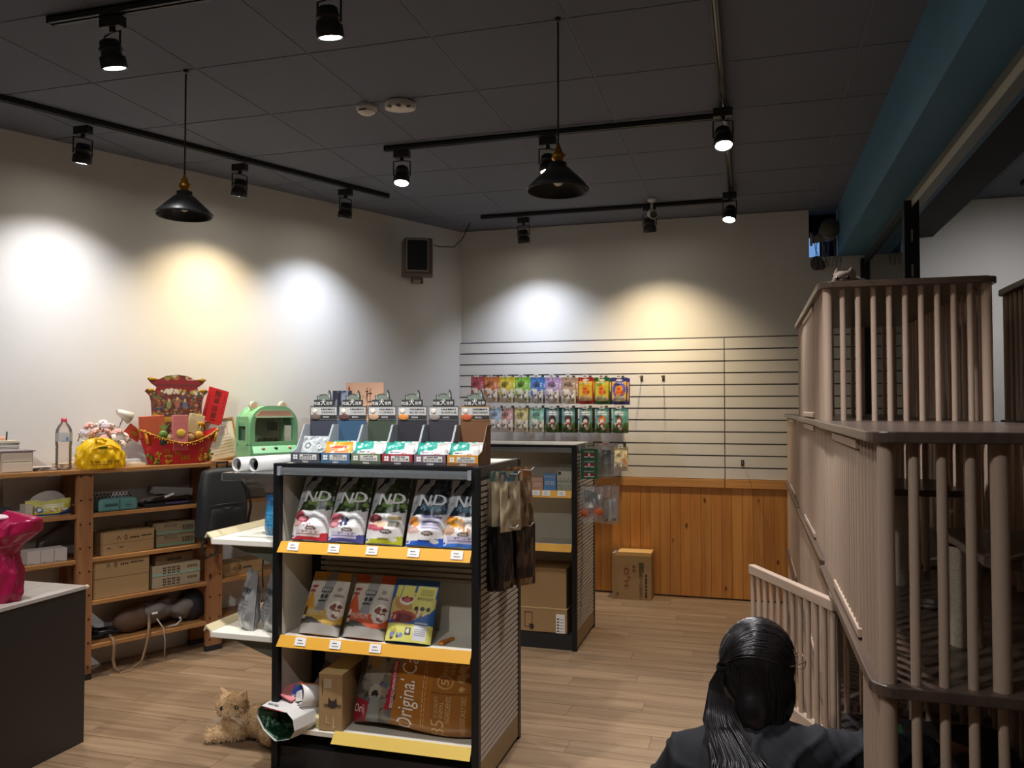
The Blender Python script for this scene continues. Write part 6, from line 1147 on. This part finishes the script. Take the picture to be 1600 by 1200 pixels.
for sx in (-1, 1):
    MB().ball(face((sx * .027, -.048, .008)), (.0135, .008, .0125), 14, 8, rz3(22).to_4x4()).ob('eye', eye, KC); MB().ball(face((sx * .027 + .004, -.0565, .013)), .0022, 8, 5).ob('eye_glint', mat('glint', '#ffffff', .3), KC)
    MB().prism([(-.013, 0), (.013, 0), (0, .03)], .006, .008, Matrix.Translation(Vector(((-.060 if sx < 0 else .044), -.017, .208))) @ Matrix.Rotation(R(30 * sx), 4, 'Y') @ XZ).ob('ear_inner', mat('ear_inner_pink', '#c79a80', .8), KC)
    for k in range(4): MB().tube([face((sx * .014, -.078, -.018)), face((sx * .05, -.085, -.022 - .006 * k)), face((sx * .085, -.07, -.032 - .012 * k))], [.0008, .0006, .0002], 4).ob('whisker', mat('whisker_white', '#efe8dc', .5), KC)
MB().ball(face((0, -.066, -.006)), (.008, .006, .005), 10, 6).ob('nose', nose, KC); MB().tube([face((0, -.071, -.011)), face((0, -.072, -.019)), face((-.01, -.07, -.024))], .001, 5).tube([face((0, -.072, -.019)), face((.01, -.07, -.024))], .001, 5).ob('mouth', mat('mouth_brown', '#7a5040', .7), KC)
MB().tube([(.41, .05, .05), (.46, .0, .03), (.44, -.07, .022), (.36, -.09, .022)], [.03, .026, .024, .018], 12).ob('tail', furc, KC)
def sleepy_cat(loc, rz, col, lab, dark):
    t = empty('cat', loc, rz, lab, 'cat'); bl = [((0, 0, .06), (.17, .085, .068), I3), ((-.13, .0, .085), (.055, .052, .048), I3), ((.1, .02, .055), (.1, .09, .06), I3), ((-.18, -.03, .02), (.04, .022, .018), I3)]
    mb = MB(); [mb.ball(a, b, 16, 12) for a, b, _ in bl]
    for sy in (-.03, .03): mb.lathe([(.02, 0), (.016, .014), (.003, .042)], 9, M=Matrix.Translation((-.13, sy, .118)) @ Matrix.Diagonal((.55, 1, 1, 1))).ball((-.13, sy, .118), (.012, .02, .01), 8, 5)
    blob('cat_body', mb, mat('fur_' + dark.strip('#'), dark, .9, var=.15, scale=30), t, .008, 4); cat_fur(t, bl, 1800, lambda p, g: col[g.integers(len(col))], .012, 3)
    for sy in (-.022, .022): MB().ball((-.178, sy, .095), .008, 8, 5).ob('eye', eye, t)
    MB().ball((-.188, 0, .082), (.006, .007, .005), 8, 5).ob('nose', nose, t); MB().tube([(.16, .0, .04), (.21, -.05, .025), (.15, -.1, .02)], [.024, .02, .014], 10).ob('tail', MATS['fur_' + dark.strip('#')], t)
    return t
sleepy_cat((.44, 3.98, 4 * T + .002), R(75), ['#a08a78', '#b59c88', '#8a7464'], 'pale brown cat resting on top of the tall cage', '#94806f')
sleepy_cat((1.09, 3.28, 4 * T + .002), R(70), ['#5c544e', '#6b625b', '#4a433e'], 'dark grey cat on top of the cage at the right edge', '#564e49')

# ================================================================ THE PERSON
PR = empty('person', (-.02, 2.30, 0), 0, 'person in a black top squatting at the open cage, seen from behind', 'person')
O = Vector((-.02, 2.30, 0))
def L3(*v): return Vector(v) - O
def cap(mb, p0, p1, r0, r1, n=5):
    p0, p1 = Vector(p0), Vector(p1)
    for k in range(n + 1): q = k / n; mb.ball(p0.lerp(p1, q), r0 + (r1 - r0) * q, 14, 9)
    mb.cyl(p0, p1, r0 * .98, r1 * .98, 16); return mb
HC = L3(.022, 2.405, .882); FH = Vector((.86, .51, 0)).normalized(); RH = Vector((FH.y, -FH.x, 0)); UP = Vector((0, 0, 1))
HM = Matrix((RH, FH, UP)).transposed()                              # head frame: x right, y forward, z up
def hd(x, y, z): return HC + HM @ Vector((x, y, z))
pel = L3(-.06, 2.24, .30); che = L3(-.03, 2.31, .58); nk = L3(-.005, 2.365, .735)
sr, sl = L3(.12, 2.34, .668), L3(-.165, 2.345, .63); er, hr = L3(.335, 2.42, .65), L3(.50, 2.56, .64); el, hl = L3(-.255, 2.40, .47), L3(-.09, 2.56, .45)
FB = Vector((.36, .93, 0)); RB = Vector((.93, -.36, 0)); legs = []
for s in (-1, 1): hip = pel + RB * .085 * s; kn = pel + FB * .36 + RB * .13 * s + Vector((-.04, 0, .12)); an = pel + FB * .18 + RB * .11 * s; an.z = .09; legs.append((hip, kn, an))
skin = mat('skin', '#c99b80', .5)
mb = MB(); cap(mb, pel, che, .125, .125); mb.ball(che + Vector((0, .0, .03)), (.165, .11, .12), 18, 12); cap(mb, nk - Vector((0, 0, .05)), HC - Vector((0, 0, .06)), .055, .05)
mb.ball(HC, (.074, .092, .108), 22, 16, HM.to_4x4()); mb.ball(hd(0, .045, -.06), (.052, .05, .05), 16, 10); mb.ball(hd(0, .1, -.015), (.013, .022, .022), 10, 8); mb.ball(hd(0, .088, -.06), (.026, .012, .009), 10, 6)
for s in (-1, 1): mb.ball(hd(s * .078, -.005, -.01), (.012, .022, .032), 10, 8, HM.to_4x4())
for (a, b, c_) in ((sr, er, hr), (sl, el, hl)): cap(mb, a, b, .05, .04); cap(mb, b, c_, .038, .026)
for (h_, k_, a_) in legs: cap(mb, h_, k_, .085, .062); cap(mb, k_, a_, .058, .04); cap(mb, a_, a_ + FB * .15 + Vector((0, 0, -.05)), .038, .03)
def hand(mb, w, dirn, side):
    d = dirn.normalized(); u = d.cross(UP).normalized() * side; mb.ball(w + d * .045, (.032, .032, .018), 12, 8)
    for i, (off, L) in enumerate(((-.026, .066), (-.009, .076), (.009, .07), (.026, .056))):
        b = w + d * .07 + u * off; m_ = b + d * L * .5 - UP * .008; cap(mb, b, m_, .0085, .008, 3); cap(mb, m_, m_ + d * L * .42 - UP * .022, .008, .007, 3)
    b = w + d * .025 - u * .03; cap(mb, b, b + d * .03 - u * .022 - UP * .006, .0105, .009, 3); cap(mb, b + d * .03 - u * .022 - UP * .006, b + d * .06 - u * .024 - UP * .014, .009, .008, 3)
hand(mb, hr, hr - er, 1); hand(mb, hl, hl - el, -1)
blob('body', mb, skin, PR, .0065, 3)
blackc = mat('black_cotton', '#1a1b20', .85, var=.08, scale=12, bump=.08)
mb = MB(); cap(mb, pel + Vector((0, 0, -.02)), che, .15, .15); mb.ball(che + Vector((.0, 0, .03)), (.19, .135, .13), 20, 14, rz3(10).to_4x4()); cap(mb, che + Vector((0, .02, .06)), nk + Vector((0, 0, -.02)), .12, .075)
for (a, b, c_) in ((sr, er, er.lerp(hr, .75)), (sl, el, el.lerp(hl, .7))): cap(mb, a, b, .078, .074); cap(mb, b, c_, .07, .055)
cap(mb, sl + Vector((.02, 0, 0)), nk + Vector((-.02, -.02, -.045)), .078, .08, 8); cap(mb, sr + Vector((.03, 0, 0)), nk + Vector((.01, -.02, -.045)), .08, .08, 8); cap(mb, sl + Vector((0, 0, -.08)), sr + Vector((0, 0, -.06)), .09, .09, 8)
SH = blob('shirt', mb, blackc, PR, .009, 30)
g = np.random.default_rng(4); me = SH.data                             # soft folds running across back and sleeve
for v in me.vertices:
    p = v.co; s1 = math.sin(26 * p.x - 17 * p.z + 2.2 * math.sin(11 * p.z + 4 * p.x)); s2 = math.sin(44 * p.x + 9 * p.z + 12 * p.y + 1.6 * math.sin(17 * p.z)); s3 = math.sin(20 * p.z + 24 * p.x + 1.3 * math.sin(21 * p.x))
    k = .011 * (1 - abs(s1)) ** 3 + .009 * (1 - abs(s2)) ** 4 * min(1, max(0, p.x * 6 + .2)) + .008 * (1 - abs(s3)) ** 4 - .006
    v.co = p + v.normal * k
mb = MB()                                                             # the slack hood lying on the back
for k in range(9): a = -1 + 2 * k / 8; mb.ball(nk + Vector((a * .085 - .02, -.075 + .05 * a * a, -.085 + .035 * a * a)), (.042, .03, .036), 12, 8)
cap(mb, nk + Vector((-.02, -.095, -.1)), nk + Vector((-.03, -.125, -.16)), .05, .03)
HD = blob('hood', mb, blackc, PR, .008, 12)
mb = MB(); mb.ball(pel, (.17, .15, .13), 18, 12)
for (h_, k_, a_) in legs: cap(mb, h_, k_, .105, .078); cap(mb, k_, a_ + Vector((0, 0, .03)), .074, .056)
blob('trousers', mb, mat('dark_denim', '#25262c', .8), PR, .01, 4)
for (h_, k_, a_) in legs: blob('shoe', cap(MB(), a_ + Vector((0, 0, -.045)) - FB * .03, a_ + FB * .16 + Vector((0, 0, -.055)), .045, .035), mat('shoe_grey', '#4a4a4c', .6), PR, .008, 3)
# hair: a close shell plus combed strands, half tied back
hairm = mat('black_hair', '#1a1718', .27, spec=.8); mb = MB()
mb.ball(hd(0, -.008, .006), (.093, .107, .118), 26, 18, HM.to_4x4()); mb.ball(hd(.03, -.02, -.06), (.066, .088, .10), 20, 14, HM.to_4x4()); mb.ball(hd(-.03, -.03, -.06), (.06, .08, .1), 20, 14, HM.to_4x4()); mb.ball(hd(.062, .005, -.06), (.036, .065, .10), 16, 12, HM.to_4x4()); mb.ball(hd(0, -.06, -.11), (.075, .055, .085), 16, 12, HM.to_4x4()); mb.ball(hd(.045, -.05, -.11), (.062, .06, .09), 16, 12, HM.to_4x4()); mb.ball(hd(0, -.085, -.04), (.06, .035, .08), 16, 12, HM.to_4x4())
blob('hair', mb, hairm, PR, .007, 4)
tie = hd(0, -.118, .005); g = random.Random(2); mb = MB()
def onshell(d, k=1.015): return hd(d.x * .09 * k, -.008 + d.y * .108 * k, .006 + d.z * .12 * k)
td = Vector((0, -1, 0))
for k in range(190):
    a = g.uniform(-1.9, 1.9); e = g.uniform(.02, .55); st = Vector((math.sin(a) * math.cos(e), math.cos(a * .75) * math.cos(e) * .8, abs(math.cos(a)) * .25 + math.sin(e))).normalized()
    pts = []
    for q in range(9): s = q / 8; d = (st * (1 - s) + td * s + UP * .75 * math.sin(math.pi * s) * max(0, st.y)).normalized(); pts.append(onshell(d, 1.012 + .012 * g.random()))
    pts[-1] = tie + Vector((g.uniform(-.008, .008), 0, g.uniform(-.01, .01))); mb.tube(pts, [.0012, .0018, .002, .002, .002, .002, .0018, .0016, .0012], 4, False)
o = mb.ob('combed_strands', hairm, PR); o['kind'] = 'stuff'
mb = MB()
for k in range(260):
    a = g.uniform(-1, 1); b = g.uniform(-1, 1); L = g.uniform(.2, .30); sw = Vector((.96, .28, 0)) * (a * .045 + .018) + Vector((.0, -.03, 0)) * (1 if b > -.2 else .2)
    p0 = tie + Vector((a * .008, b * .006, -.004)); pts = [p0, p0 - FH * .018 + RH * a * .02 + Vector((0, 0, -.05)), p0 - FH * (.012 + .012 * b) + sw * .8 + Vector((0, -.045, -.12)), p0 + sw * 1.3 + Vector((.02 + .01 * b, -.105 - .012 * b, -.19)), p0 + sw * 1.25 + Vector((.035 + .02 * a, -.15 - .012 * b, -L))]
    mb.tube(pts, [.002, .0028, .0028, .0022, .0005], 4, False)
o = mb.ob('ponytail', hairm, PR); o['kind'] = 'stuff'
mb = MB()
for k in range(150):
    a = g.uniform(-.15, 1.15); x = math.sin(a * 1.5); y = -math.cos(a * 1.5); p0 = onshell(Vector((x, y * .9, g.uniform(-.1, .15))).normalized(), 1.01); L = g.uniform(.13, .19)
    pts = [p0, hd(x * .1, y * .112, -.06), hd(x * .098, y * .11 - .004, -.12), hd(x * .095 + g.uniform(-.01, .01), y * .1 - .006, -.03 - L)]; mb.tube(pts, [.0022, .0032, .0032, .0005], 4, False)
o = mb.ob('loose_strands', hairm, PR); o['kind'] = 'stuff'
MB().lathe([(.012 + .004 * math.sin(math.pi * i / 8), -.01 + .02 * i / 8) for i in range(9)], 14, M=Matrix.Translation(tie + Vector((0, 0, -.004))) @ Matrix.Rotation(R(20), 4, 'X')).ob('hair_tie', mat('tie_black', '#0e0e10', .8), PR)
GL = MB(); 
for s in (-1, 1):
    GL.tube([hd(s * .034 + .026 * math.cos(2 * math.pi * q / 20), .108 - .004 * abs(s), .012 + .022 * math.sin(2 * math.pi * q / 20)) for q in range(21)], .0012, 5)
    GL.tube([hd(s * .06, .106, .016), hd(s * .08, .05, .014), hd(s * .084, -.01, .01)], .0012, 5)
GL.tube([hd(-.009, .11, .014), hd(0, .112, .017), hd(.009, .11, .014)], .0012, 5); GL.ob('spectacles', mat('thin_gold', '#b08a70', .3, .8), PR)
for s in (-1, 1): MB().ball(hd(s * .032, .083, .012), (.013, .008, .008), 10, 6, HM.to_4x4()).ob('eye', mat('eye_white', '#e4e0da', .3), PR)
